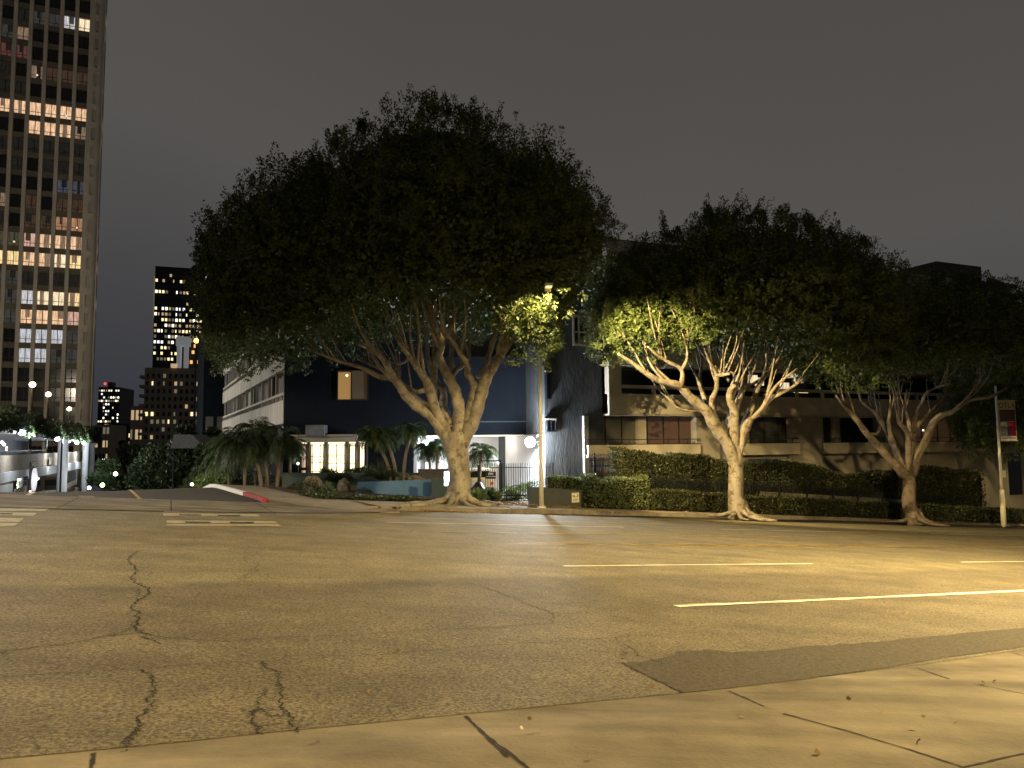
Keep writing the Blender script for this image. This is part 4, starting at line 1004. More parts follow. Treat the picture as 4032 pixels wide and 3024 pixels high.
limbs2 = [
 (z5([(965, 1290), (925, 1180), (850, 1080), (800, 990), (720, 920), (655, 855), (560, 832), (480, 790), (400, 730), (320, 680)]), .33, .05, -3.0),
 (z5([(668, 860), (670, 770), (600, 728), (540, 690), (480, 640)]), .12, .04, -2.6, -1.6), (z5([(670, 770), (700, 700), (690, 600)]), .09, .04, -2.8, -1.8),
 (z5([(905, 1120), (850, 1030), (832, 940), (858, 870), (858, 790), (820, 720), (790, 640)]), .17, .05, -2.0),
 (z5([(965, 1280), (955, 1150), (955, 1000), (930, 930), (935, 880), (962, 850)]), .27, .10, -1.0),
 (z5([(958, 1000), (990, 900), (1010, 760), (960, 640)]), .15, .05, 1.0), (z5([(975, 1280), (1000, 1130), (1020, 1060), (1080, 1010), (1150, 930), (1244, 880), (1330, 820)]), .19, .05, -1.5),
 (z5([(990, 1180), (1010, 1080), (1050, 980), (1090, 850), (1160, 760), (1240, 690)]), .24, .05, 1.5),
 (z5([(940, 1090), (925, 1040), (950, 990), (990, 900), (1050, 850), (1150, 790), (1220, 700)]), .16, .05, 2.8),
 (z5([(1000, 1130), (1030, 1090), (1050, 1040), (1120, 960), (1180, 860), (1300, 760)]), .14, .04, -3.5),
 (z5([(820, 980), (790, 920), (760, 830), (740, 780), (690, 700)]), .12, .04, 2.5), (z5([(800, 940), (770, 830), (780, 700), (750, 600)]), .12, .04, 3.6, 1),
 (z5([(860, 800), (930, 790)]), .09, .075, -2.2, -1.5), (z5([(930, 830), (860, 760), (790, 690), (760, 640)]), .08, .04, 1.2, 0),
 (z5([(750, 990), (680, 985), (630, 960), (580, 900)]), .07, .03, 1.0, .5), (z5([(600, 730), (560, 760), (480, 720)]), .06, .02, .8, -.5),
 (z5([(1000, 900), (960, 800), (890, 750), (890, 640)]), .10, .04, 2.8, .5),
]
def zu2(x, y): return 8.3-.05*np.abs(x)-.02*np.abs(y)-np.where(x > 3, .5*(x-3), 0)
ells2 = [(.3, 0, 10.0, 6.6, 6, 5.1), (-4.4, 0, 10.3, 3.2, 4.5, 3.0), (5.0, 0, 10.2, 3.4, 4.5, 3.6), (-5.6, -1, 9.0, 2.0, 3, 1.5), (5.4, 0, 7.9, 2.8, 3.5, 1.7)]
ells2 = [tuple(a*.985 for a in e_) for e_ in ells2]
sp2 = [(-1.2, 0, 14.7, 1.8), (-2.7, 0, 13.9, 1.0), (1.6, 0, 14.8, .9), (3.2, 0, 14.2, 1.0), (4.6, .2, 13.6, 1.1), (6.4, 0, 12.4, 1.5), (5.4, 0, 13.1, .8), (-5.0, 0, 12.8, .8), (-6.2, 0, 11.9, .9), (.3, 0, 14.9, .7), (7.2, 0, 11.6, .8)]
T2 = tree('middle fig tree with mottled pale trunk and a bright lamplit patch of leaves', b2, [((2898, 2018), .48), ((2899, 1960), .37), ((2898, 1880), .36), ((2897, 1800), .34), ((2893, 1750), .30)], limbs2, z2, ells2, zu2, 12, bk=M_bark2, dens=7.0, spires=sp2, r_trunk=.42, per=34,
     bigroots=[([(2880, 1995), (2820, 2003), (2760, 2010), (2700, 2014)], .10), ([(2930, 2003), (2990, 2012), (3060, 2020)], .08)])
z53 = lambda l: [(3100+x/2.373, 1500+y/2.373) for x, y in l]
b3 = XYZ(usx(3582, 27.0), 27.0, .15); z3 = float((b3-CAM)@Fw)
limbs3 = [
 (z53([(1120, 900), (1000, 770), (870, 630), (740, 490), (640, 350), (540, 240), (450, 130)]), .29, .06, -2.5),
 (z53([(1110, 880), (1040, 720), (985, 580), (930, 470), (860, 350), (820, 290), (700, 190), (665, 80), (665, -60)]), .22, .05, 1.5),
 (z53([(1150, 880), (1135, 700), (1125, 500), (1090, 440), (1040, 370), (1040, 200), (1000, 50)]), .20, .05, -2),
 (z53([(1170, 880), (1215, 710), (1290, 570), (1340, 430), (1410, 340), (1540, 290), (1650, 205), (1750, 168), (1900, 150), (2050, 60)]), .26, .05, -2.0),
 (z53([(1150, 850), (1170, 600), (1200, 450), (1300, 330), (1400, 240), (1520, 110), (1780, 70)]), .18, .05, 2.0),
 (z53([(1165, 560), (1140, 400), (1110, 250), (1120, 80)]), .15, .05, 1), (z53([(1180, 480), (1210, 300), (1260, 200), (1300, 110), (1400, 60), (1530, 20)]), .14, .04, -3),
 (z53([(980, 580), (950, 400), (970, 250), (1000, 150), (960, 0)]), .14, .04, -1), (z53([(760, 500), (850, 480), (880, 300), (800, 150), (760, 20)]), .10, .04, 3),
 (z53([(1640, 210), (1720, 150), (1790, 95)]), .08, .04, -1.5, -1),
]
def zu3(x, y): return 8.9-.06*np.abs(x)
ells3 = [(1.0, 0, 10.6, 6.0, 6, 3.7), (6, 0, 9.9, 4, 5, 3.2), (-4, 0, 9.9, 2.6, 4, 2.8), (-4.6, 0, 8.0, 1.9, 2.6, 1.5), (9.5, 0, 9.4, 3, 4, 2.4)]
T3 = tree('third fig tree down the hill with dim shaded trunk and wide forked limbs', b3, [((3582, 2046), .46), ((3582, 1990), .38), ((3580, 1920), .37), ((3578, 1870), .33)], limbs3, z3, ells3, zu3, 13, bk=M_bark3, dens=5.5, leaf=.13, per=30, spires=[(2, 0, 13.9, .6), (6.5, 0, 12.6, .7)], r_trunk=.4)
b4 = XYZ(61, 26.9, .15); z4 = float((b4-CAM)@Fw); X4 = proj(b4)
limbs4 = [([(X4[0], X4[1]-120), (X4[0]-100, X4[1]-260), (X4[0]-230, X4[1]-400)], .25, .06, -2), ([(X4[0], X4[1]-120), (X4[0]+30, X4[1]-300), (X4[0]-20, X4[1]-480)], .22, .06, 1), ([(X4[0], X4[1]-120), (X4[0]+120, X4[1]-300), (X4[0]+230, X4[1]-430)], .25, .06, 2)]
def zu4(x, y): return 7.4+.0*x-np.where(x < -3.5, 2.2, 0)
tree('last fig tree, cut by the right edge, with a few leaves lit green', b4, [((X4[0], X4[1]), .46), ((X4[0], X4[1]-60), .37), ((X4[0], X4[1]-130), .33)], limbs4, z4, [(0, 0, 10.2, 7.4, 6, 4.0), (-6.0, -1, 8.6, 3, 3, 2.6), (-5.8, -1, 6.4, 2.4, 2.6, 1.8)], zu4, 14, dens=4.5, leaf=.15, per=26, r_trunk=.4)
# ============================================================ HEDGES, SHRUBS, PALMS
def hedge(name, label, cat, u0, u1, v0, v1, h, dens, leaf, m, group=None, seed=0, wavy=.12, hfun=None, base_off=.15, lb=True):
    r = np.random.default_rng(seed); L_ = u1-u0; D = v1-v0
    A = [('f', L_*h), ('t', L_*D), ('s', D*h), ('s2', D*h)]; pos = []; nr = []
    for k, a in A:
        n = int(a*dens); p = r.random((n, 2)); dp = r.random(n)**1.5*.16
        if k == 'f': U = u0+p[:, 0]*L_; V = v0+dp; Z = p[:, 1]; nn = -N_
        elif k == 't': U = u0+p[:, 0]*L_; V = v0+p[:, 1]*D; Z = 1-dp/h; nn = np.array([0, 0, 1.])
        elif k == 's': U = u0+dp; V = v0+p[:, 0]*D; Z = p[:, 1]; nn = -S_
        else: U = u1-dp; V = v0+p[:, 0]*D; Z = p[:, 1]; nn = S_
        hh = h*(1+wavy*.5*(np.sin(U*1.3+seed)+.6*np.sin(U*3.1+2*seed))) if hfun is None else hfun(U)
        bul = wavy*(np.sin(U*2.1+Z*3)+np.sin(U*4.7+1+Z*5))*.5
        q = S_*U[:, None]+N_*(V+ (bul if k == 'f' else 0))[:, None]; q[:, 2] = gz(U, V)+base_off+Z*hh
        pos.append(q); nr.append(np.tile(nn, (n, 1)))
    pos = np.concatenate(pos); nr = np.concatenate(nr)
    d = unit(nr*.7+r.normal(size=pos.shape)*.6+[0, 0, .3])
    V = leaves(pos, d, leaf, leaf*.55, r)
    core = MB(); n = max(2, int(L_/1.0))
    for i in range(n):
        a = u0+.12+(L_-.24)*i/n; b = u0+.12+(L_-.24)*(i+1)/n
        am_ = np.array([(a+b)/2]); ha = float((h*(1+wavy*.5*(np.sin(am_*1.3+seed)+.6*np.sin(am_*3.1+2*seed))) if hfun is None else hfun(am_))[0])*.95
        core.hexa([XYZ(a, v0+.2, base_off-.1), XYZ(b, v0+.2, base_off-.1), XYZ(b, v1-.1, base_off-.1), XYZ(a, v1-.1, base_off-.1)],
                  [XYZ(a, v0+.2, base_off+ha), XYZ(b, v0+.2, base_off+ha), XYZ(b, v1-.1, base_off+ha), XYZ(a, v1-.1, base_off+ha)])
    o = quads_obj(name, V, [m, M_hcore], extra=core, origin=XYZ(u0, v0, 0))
    return tag(o, label, cat, group)
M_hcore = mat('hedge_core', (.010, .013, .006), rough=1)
hv = 31.2
hedge('tall_hedge', 'tall dark ivy hedge left of the pale mottled tree trunk', 'hedge', usx(2445, hv), usx(2860, hv), hv, hv+1.3, 3.0, 230, .12, M_hedge, seed=1, wavy=.06, group='hedges along the pavement')
hedge('tall_hedge', 'tall dark ivy hedge between the two right trunks', 'hedge', usx(2875, hv), usx(3530, hv), hv, hv+1.3, 2.9, 170, .13, M_hedge, seed=2, wavy=.07, group='hedges along the pavement', hfun=lambda U: 2.85+.25*np.sin(U*.7)+.4*np.exp(-((U-usx(3020, hv))/1.6)**2))
hedge('tall_hedge', 'tall ivy hedge right of the shaded trunk, behind the banner pole', 'hedge', usx(3560, hv), usx(3860, hv), hv, hv+1.3, 3.6, 110, .14, M_hedge, seed=3, wavy=.05, group='hedges along the pavement')
hv2 = 30.1
hedge('low_hedge', 'low clipped hedge in front of the tall one, left of the mottled trunk', 'hedge', usx(2560, hv2), usx(2860, hv2), hv2, hv2+.8, 1.05, 240, .10, M_hedge, seed=4, wavy=.05, group='hedges along the pavement')
hedge('low_hedge', 'low clipped hedge running between the two right trunks', 'hedge', usx(2900, hv2), usx(3540, hv2), hv2, hv2+.8, 1.0, 180, .11, M_hedge, seed=5, wavy=.06, group='hedges along the pavement')
hedge('low_hedge', 'low clipped hedge running to the right edge behind the pole base', 'hedge', usx(3560, hv2), usx(3560, hv2)+30, hv2, hv2+.8, 1.0, 80, .14, M_hedge, seed=6, wavy=.06, group='hedges along the pavement')
hedge('bushy_hedge', 'bushy lighter hedge rising behind the dark planter wall', 'hedge', usx(2195, 31.9), usx(2345, 31.9), 31.9, 33.2, 1.75, 300, .12, M_pale, seed=7, wavy=.10, hfun=lambda U: 1.55+.22*np.sin(U*1.1)+.1*np.sin(U*3))
hedge('bushy_hedge', 'bushy hedge reaching the pavement between the planter wall and the low hedge', 'hedge', usx(2338, 30.3), usx(2548, 30.3), 30.3, 31.6, 1.7, 300, .12, M_pale, seed=17, wavy=.12, hfun=lambda U: 1.55+.18*np.sin(U*1.3)+.1*np.sin(U*3))
def shrub(name, label, c, rx, rz, n, leaf, m, cat='shrub', seed=0, group=None, up=.4):
    r = np.random.default_rng(seed+50); d = unit(r.normal(size=(n, 3))*[1, 1, .9]); d[:, 2] = np.abs(d[:, 2])*1.0-.15
    lump = 1+.22*np.sin(d[:, 0]*5+seed)*np.cos(d[:, 1]*5)
    p = np.array(c)+d*np.array([rx, rx, rz])*(lump*(.55+.45*r.random(n)**.5))[:, None]; p[:, 2] = np.maximum(p[:, 2], c[2]+.02)
    dr = unit(d*.8+r.normal(size=p.shape)*.45+[0, 0, up])
    o = quads_obj(name, leaves(p, dr, leaf, leaf*.5, r), m, origin=c); return tag(o, label, cat, group)
def bed(x, y): return G(x, y, .15)
SG = 'small shrubs in the corner planting bed'
for i, (x, y, w_, h_, m_, lb, n) in enumerate((
    (1222, 1944, .55, .75, M_hedge, 'round olive shrub growing in front of the large left boulder', 1100),
    (1286, 1944, .42, .55, M_pale, 'pale green round shrub between the two boulders', 900),
    (1432, 1941, .42, .30, M_pale, 'small silvery shrub at the left end of the blue wall', 500),
    (1508, 1940, .30, .32, M_dark, 'small dark shrub in front of the middle of the blue wall', 350),
    (1592, 1941, .30, .38, M_bright, 'small green shrub before the right half of the blue wall', 420),
    (1716, 1944, .28, .36, M_bright, 'bright green shrub beside the glowing address sign', 520),
    (1137, 1912, .80, .70, M_hedge, 'wide dull shrub left of the large boulder', 1300),
    (1180, 1925, .55, .45, M_dark, 'dark low shrub just left of the round olive shrub', 600),
    (1060, 1905, .70, .6, M_dark, 'dark shrub nearest the palm trunks at the corner', 900),
    (1325, 1928, .40, .40, M_dark, 'dark shrub just left of the small pointed boulder', 500))):
    shrub('shrub', lb, bed(x, y), w_, h_, n, .085, m_, seed=i, group=SG)
for i, (x, y, w_, lb) in enumerate(((1385, 1925, .75, 'dark fountain grass in front of the lobby beside the boulder'), (1620, 1944, .45, 'pale green tuft of grass in front of the blue wall'), (1500, 1880, 1.1, 'dark fountain grass behind the blue wall'), (1330, 1890, .9, 'dark fountain grass beneath the lobby windows'))):
    r = np.random.default_rng(i+90); n = 420; c = bed(x, y) if y > 1900 else P(x, y+10, 41)
    a = r.random(n)*6.28; sp = r.random(n)**.7; d = unit(np.stack([np.cos(a)*sp, np.sin(a)*sp, .55+0*a], 1)); p = c+np.stack([np.cos(a), np.sin(a), 0*a], 1)*(r.random((n, 1))*.12)
    m_ = M_pale if i == 1 else M_dark
    V1 = leaves(p, d, w_*.6, .03, r); V2 = leaves(p+d*w_*.5, unit(d+[0, 0, -.7]), w_*.55, .028, r)
    tag(quads_obj('grass_tuft', np.concatenate([V1, V2]), m_, origin=c), lb, 'ornamental grass', 'grass tufts in the planting bed')
# low ground cover at the bed's edge (uncountable)
r = np.random.default_rng(21); n = 9000
U = 8.0+r.random(n)**.8*6; V_ = 29.95+r.random(n)*2.6*(1-(U-8)/8); q = S_*U[:, None]+N_*V_[:, None]; q[:, 2] = gz(U, V_)+.15+r.random(n)*.20*(.5+.5*np.sin(U*3)*np.sin(V_*2.4))
tag(quads_obj('ground_cover', leaves(q, unit(r.normal(size=q.shape)+[0, 0, .8]), .10, .06, r), M_dark), 'low dark ground cover along the edge of the corner bed', 'ground cover', kind='stuff')
n = 2600; U = 13+r.random(n)*8; V_ = 29.92+r.random(n)*3; q = S_*U[:, None]+N_*V_[:, None]; q[:, 2] = gz(U, V_)+.155+r.random(n)*.03
tag(quads_obj('mulch_leaves', leaves(q, unit(r.normal(size=q.shape)*[1, 1, .3]), .09, .06, r), M_dryleaf), 'reddish dry leaves covering the bed before the blue wall', 'leaf litter', kind='stuff')
def rock(label, c, sz, seed):
    r = random.Random(seed); mb = MB(); mb.sphere((c[0], c[1], c[2]+sz[2]*.45), (sz[0], sz[1], sz[2]), n=14, k=9, jit=.28, seed=seed)
    o = mb.build('boulder', M_rock, origin=c); return tag(o, label, 'boulder', 'boulders in the corner bed')
rock('large rounded boulder with a shrub before it, at the left of the bed', bed(1243, 1938)+N_*.5, (.52, .45, .52), 1)
rock('pointed boulder standing near the left end of the blue wall', bed(1360, 1936)+N_*.3, (.34, .3, .45), 2)
rock('granite dome boulder rising behind the blue wall', P(1636, 1893, 41.5), (.55, .4, .22), 5)
# blue and teal walls
def pxwall(name, label, x0, x1, yt0, yt1, yb, z0, z1, th, m, cat='wall', zb=None):
    a = P(x0, yb, z0); b = P(x1, yb, z1); ta = ZofY(a, yt0); tb = ZofY(b, yt1); e = unit((b-a)*[1, 1, 0]); n = np.array([-e[1], e[0], 0])*th
    ba = zb if zb is not None else min(a[2], groundz(a)+.1)-.3
    mb = MB(); mb.hexa([(a[0], a[1], ba), (b[0], b[1], ba), (b[0]+n[0], b[1]+n[1], ba), (a[0]+n[0], a[1]+n[1], ba)], [(a[0], a[1], ta), (b[0], b[1], tb), (b[0]+n[0], b[1]+n[1], tb), (a[0]+n[0], a[1]+n[1], ta)])
    o = mb.build(name, m, origin=(a[0], a[1], ba)); return tag(o, label, cat)
pxwall('garden_wall', 'low blue grey garden wall sloping up behind the small shrubs', 1407, 1698, 1899, 1887, 1936, 38.6, 39.4, .2, M_blue)
pxwall('sign_wall', 'dark teal end wall carrying the lit address sign', 1699, 1812, 1886, 1886, 1950, 38.5, 38.0, .25, M_teal)
pxwall('upper_planter', 'long dark planter wall below the lobby and young palms', 1110, 1650, 1862, 1862, 1930, 41, 42.5, .3, M_teal)
pxwall('upper_planter', 'dark stepped planter block behind the glowing sign', 1648, 1776, 1847, 1847, 1900, 41.5, 41.8, .5, mat('dark_plum_wall', (.05, .05, .055), (.07, .065, .07), 2))
pxwall('planter_wall', 'dark sloping planter wall with a cream notice, right of the lamp pole', 2096, 2330, 1917, 1934, 1985, 35.8, 38.2, .3, mat('charcoal_wall', (.055, .062, .065), (.075, .082, .085), 2))
pxwall('kerb_wall', 'very low wall along the foot of the black gate fence', 1880, 2002, 1958, 1958, 1975, 38.6, 38.6, .2, M_teal)
struct(MB.build((lambda mb: (mb.poly([P(2002, 1976, 38.4), P(2096, 1972, 37.5), P(2110, 1990, 34.9), P(2000, 1993, 34.6)]), mb)[1])(MB()), 'entry_path', M_walk2))
# address sign box
zq = 36.2; q = P(1765, 1885, zq); t = thing('address_sign', 'small glowing white address sign beside the largest trunk', 'sign', (q[0], q[1], P(1765, 1925, zq)[2]))
Fs = Frame(q[:2], 90); mb = MB()
zt, zb_ = P(1765, 1857, zq)[2], P(1765, 1912, zq)[2]
mb.fbox(Fs, -.20, .20, zb_-.02, zt+.02, -.12, -.01); mb.fbox(Fs, -.05, .05, zb_-.6, zb_-.021, -.1, -.04); mb.build('sign_box', M_teal, t)
M_sg = mat('sign_glow', (1, 1, 1), em=(.93, 1, .95), es=7)
zm = zb_+(zt-zb_)*.26
mb = MB(); mb.fbox(Fs, -.185, .185, zm+.02, zt, -.008, .02); mb.build('lit_panel', M_sg, t); mb = MB(); mb.fbox(Fs, -.185, .185, zb_, zm-.02, -.008, .02); mb.build('lit_panel', M_sg, t)
lamp('sign_light', (q[0], q[1]-.35, q[2]), 130, (.85, 1, .95), .15, parent=t)
# ---- palms
def palm(label, base, h, lean, n_fr, fl, seed, m=M_palm, group='young palms beside the building', r0=.09, droop=1.0, dens=26):
    t = thing('palm_tree', label, 'palm', base, group); rr = random.Random(seed); r = np.random.default_rng(seed); b = np.array(base, float)
    top = b+np.array([lean[0], lean[1], h]); mid = b+np.array([lean[0]*.25, lean[1]*.25, h*.5])
    mb = MB(); q = catmull([b-(0, 0, .1), mid, top], 6); mb.tube(q, [r0*(1.15-.3*i/len(q)+(.25 if i > len(q)-4 else 0)) for i in range(len(q))], 10, wob=.06); mb.build('trunk', M_palmbark, t, smooth=True)
    Vs = []
    for i in range(n_fr):
        a = 2*math.pi*i/n_fr+rr.uniform(-.3, .3); el = rr.uniform(-.15, 1.25); L_ = fl*rr.uniform(.75, 1.1)
        k = 9; p = top.copy(); d = np.array([math.cos(a)*math.cos(el), math.sin(a)*math.cos(el), math.sin(el)]); pts = [p.copy()]
        for j in range(k): d = unit(d+np.array([0, 0, -.20*droop*(1+j*.12)])); p = p+d*L_/k; pts.append(p.copy())
        pts = np.array(pts); s_ = np.repeat(np.linspace(.12, 1, dens), 2); idx = s_*k; i0 = np.minimum(idx.astype(int), k-1); f = (idx-i0)[:, None]
        pos = pts[i0]*(1-f)+pts[i0+1]*f; tang = unit(pts[i0+1]-pts[i0]); side = unit(np.cross(tang, [0, 0, 1.])); sg = np.tile([1., -1.], dens)[:, None]
        ld = unit(tang*.75+side*sg*.8+np.array([0, 0, -.35])+r.normal(size=pos.shape)*.12)
        ln = (.30*fl*(1-.55*np.abs(s_-.45)*1.6))[:, None]
        w = .018+.004*fl; a_ = pos; b_ = pos+ld*ln*.5+tang*w; c_ = pos+ld*ln+np.array([0, 0, -.03]); d_ = pos+ld*ln*.5-tang*w
        Vs.append(np.stack([a_, b_, c_, d_], 1))
        up = np.array([0, 0, .012]); Vs.append(np.stack([pts[:-1]-up, pts[1:]-up*.5, pts[1:]+up*.5, pts[:-1]+up], 1))
    quads_obj('fronds', np.concatenate(Vs), m, t); return t
def pal(x, y, z, ytop, lx, lb, seed, fl=1.25, n=34, **k):
    b = P(x, y, z); gz_ = groundz(b)+.15
    b = np.array([b[0], b[1], gz_]); tz = ZofY(b, ytop); return palm(lb, b, tz-gz_, (lx, .2), n, fl, seed, **k)
pal(1545, 1893, 41, 1712, -1.15, 'leftmost leaning palm of the three before the navy wall', 1)
pal(1565, 1893, 41.8, 1715, -.75, 'middle palm of the three before the navy wall', 2)
pal(1585, 1890, 41.3, 1692, .45, 'right palm of the three, standing straightest before the navy wall', 3)
pal(1718, 1850, 44.5, 1758, .1, 'palm in the entry just left of the largest trunk', 4, fl=1.3)
pal(1700, 1850, 45.2, 1768, -.3, 'short palm at the left side of the entry', 5, fl=1.2)
pal(1888, 1900, 42.5, 1775, .1, 'palm immediately right of the largest trunk, over the parked car', 6, fl=1.35)
pal(1032, 1880, 40.5, 1738, -1.4, 'left leaning palm of the corner cluster with a slanted trunk', 7, fl=1.9, m=M_dark)
pal(1055, 1884, 40.8, 1732, -.9, 'second palm of the corner cluster, close behind the slanted one', 8, fl=1.9, m=M_dark)
pal(1093, 1880, 41, 1722, .1, 'straight palm at the right of the corner cluster', 9, fl=2.0, m=M_dark)
pal(965, 1895, 42.5, 1755, -.3, 'low palm on the left of the corner cluster by the white kerb', 10, fl=2.0, m=M_dark)
pal(905, 1905, 44, 1775, -.4, 'leftmost palm, near the glowing path light', 11, fl=2.0)
pal(1010, 1880, 45, 1690, -.2, 'rear palm rising against the streaked pale wall', 12, fl=1.9, m=M_dark)
pal(1140, 1875, 43, 1755, 0, 'small palm between the corner cluster and the lobby', 13, fl=1.4, m=M_dark)
# ---- shrubs near entry
e_ = P(2075, 1950, 40.2); shrub('shrub', 'bright white lit bush behind the fence bars', np.array([e_[0], e_[1], groundz(e_)+.2]), 1.0, 1.15, 2600, .11, M_bright, seed=31)
e_ = P(1995, 1956, 40.4); shrub('shrub', 'smaller lit bush behind the fence, next to the gate post', np.array([e_[0], e_[1], groundz(e_)+.2]), .7, .75, 1300, .11, M_bright, seed=32)
e_ = P(2180, 1900, 40.5); shrub('shrub', 'shadowed bush right behind the end of the black fence', np.array([e_[0], e_[1], groundz(e_)+.3]), .9, 1.0, 1800, .1, M_hedge, seed=33)
e_ = P(1878, 1975, 37.5); shrub('agave', 'spiky green plant right of the largest trunk', np.array([e_[0], e_[1], groundz(e_)+.15]), .35, .4, 160, .38, M_bright, cat='plant', seed=34, up=.9)
e_ = P(1925, 1972, 37.9); shrub('agave', 'spiky brownish plant at the foot of the gate', np.array([e_[0], e_[1], groundz(e_)+.15]), .4, .35, 140, .42, M_pale, cat='plant', seed=35, up=.9)
for i, (x, y, w_, lb) in enumerate(((1290, 1868, .9, 'leafy plant in front of the lit lobby windows'), (1395, 1868, .9, 'dark leafy plant at the right end of the lobby windows'), (1440, 1860, 1.0, 'loose bush between the lobby and the palms'))):
    e_ = P(x, y, 43.2); shrub('lobby_plant', lb, np.array([e_[0], e_[1], e_[2]-.5]), w_*.7, .95, 900, .16, M_dark, cat='plant', seed=60+i, up=.8)
# ---- iron fences
def fence(label, F, s0, s1, zb, zt, step, rails, posts, name='iron_fence', curved=False, bar=.018, group=None):
    q = F.pt(s0, zb); t = thing(name, label, 'fence', q, group)
    mb = MB(); s_ = s0
    while s_ <= s1+.001:
        if curved: mb.tube([F.pt(s_, zb), F.pt(s_, zt-.45), F.pt(s_-.05, zt-.2, .05), F.pt(s_-.25, zt-.02, .2)], [bar*.7]*4, 5)
        else: mb.fbox(F, s_-bar/2, s_+bar/2, zb, zt, -.012, .012)
        s_ += step
    mb.build('bars', M_black, t)
    for z in rails: mb = MB(); mb.fbox(F, s0, s1, z-.022, z+.022, -.02, .02); mb.build('rail', M_black, t)
    for p in posts: mb = MB(); mb.fbox(F, p-.045, p+.045, zb-.3, zt+.03, -.045, .045); mb.build('post', M_black, t)
    return t
qF = P(1915, 1900, 39.2); FF = Frame(qF[:2], 90)
sF = lambda x: FF.hit(x, 1900)[0]; zF = lambda y: FF.hit(2050, y)[1]
fence('black iron fence of thin upright bars with a taller gate post, by the lamp pole', FF, sF(1912), sF(2178), zF(1958), zF(1824), .122, (zF(1840), zF(1950)), (sF(1975), sF(2178)), bar=.03)
# gate frame and company sign
t = thing('gate_frame', 'tall black gate frame standing at the left of the fence', 'gate', FF.pt(sF(1935), zF(1958)))
mb = MB(); mb.fbox(FF, sF(1895), sF(1975), zF(1816), zF(1811), -.03, .03); mb.fbox(FF, sF(1970), sF(1975)-.0, zF(1958), zF(1811), .05, .10); mb.build('frame', M_black, t)
t = thing('company_sign', 'small black sign with pale letters hung on the gate', 'sign', FF.pt(sF(1934), zF(1885), .06))
mb = MB(); mb.fbox(FF, sF(1913), sF(1953), zF(1884), zF(1856), .03, .06); mb.build('board', mat('black_board', (.01, .011, .016), rough=.35), t)
M_let = mat('pale_lettering', (.75, .76, .80), em=(.8, .85, 1), es=.12)
text_mesh('PM', .20, 'letters', FF, sF(1933), zF(1866), .062, M_let, t)
mb = MB()
for k in range(11): mb.fbox(FF, sF(1916)+k*.044, sF(1916)+k*.044+.03, zF(1876), zF(1874.5), .061, .064)
mb.build('small_print', M_let, t)
# curved-top fence beyond the hedge
qC = P(2320, 1850, 43.6); FC = Frame(qC[:2], 70); zC = lambda y: FC.hit(2360, y)[1]
fence('black fence with curved bar tips under the left balcony', FC, FC.hit(2320, 1800)[0], FC.hit(2470, 1800)[0], zC(1856), zC(1786), .105, (zC(1812), zC(1835)), (FC.hit(2340, 1800)[0], FC.hit(2410, 1800)[0], FC.hit(2430, 1800)[0]), curved=True, bar=.03)
# long low fence seen between the hedges (right half)
class UFrame(Frame):
    def __init__(s, v): s.v = v; s.A = N_*v; s.e = S_; s.n = -N_
    def pt(s, a, z, d=0): q = S_*a+N_*(s.v-d); return np.array([q[0], q[1], z+float(gz(a, s.v))])
FU = UFrame(30.98)
fence('long black picket fence between the low and the tall hedges', FU, usx(2560, 31), usx(3700, 31), .15, 1.95, .13, (.35, 1.75), [usx(2560, 31)+2.4*i for i in range(12)], bar=.02)
pxs = MB(); pxs.quad(XYZ(usx(2980, 31.15), 31.13, .4), XYZ(usx(3540, 31.15), 31.13, .4), XYZ(usx(3540, 31.15), 31.13, 1.35), XYZ(usx(2980, 31.15), 31.13, 1.35))
mbw = MB(); mbw.hexa([XYZ(usx(2980, 31.15), 31.10, .1), XYZ(usx(3540, 31.15), 31.10, .1), XYZ(usx(3540, 31.15), 31.18, .1), XYZ(usx(2980, 31.15), 31.18, .1)], [XYZ(usx(2980, 31.15), 31.10, 1.42), XYZ(usx(3540, 31.15), 31.10, 1.42), XYZ(usx(3540, 31.15), 31.18, 1.42), XYZ(usx(2980, 31.15), 31.18, 1.42)])
tag(mbw.build('dwarf_wall', M_stuc, origin=XYZ(usx(2980, 31.15), 31.1, .1)), 'pale low wall glimpsed behind the picket fence between the hedges', 'wall')
# handrails by the path
t = thing('stair_rail', 'thin dark stair handrail in front of the white lit bush', 'handrail', P(1992, 1968, 38))
mb = MB(); mb.tube([P(1994, 1972, 37.6), P(1994, 1940, 37.6), P(2020, 1912, 37.8), P(2040, 1910, 38.2)], [.02]*4, 6); mb.tube([P(1994, 1966, 37.6), P(2095, 1962, 37.2)], [.02, .02], 6)
for x in (2010, 2030, 2050, 2070, 2090): mb.tube([P(x, 1965, 37.5-(x-2000)*.003), P(x, 1958-6, 37.5-(x-2000)*.003)], [.012, .012], 5)
mb.tube([P(1994, 1953, 37.6), P(2095, 1951, 37.2)], [.015, .015], 6); mb.tube([P(2093, 1917, 36.4), P(2118, 1895, 37), P(2135, 1893, 38)], [.02]*3, 6); mb.build('rails', M_black, t)
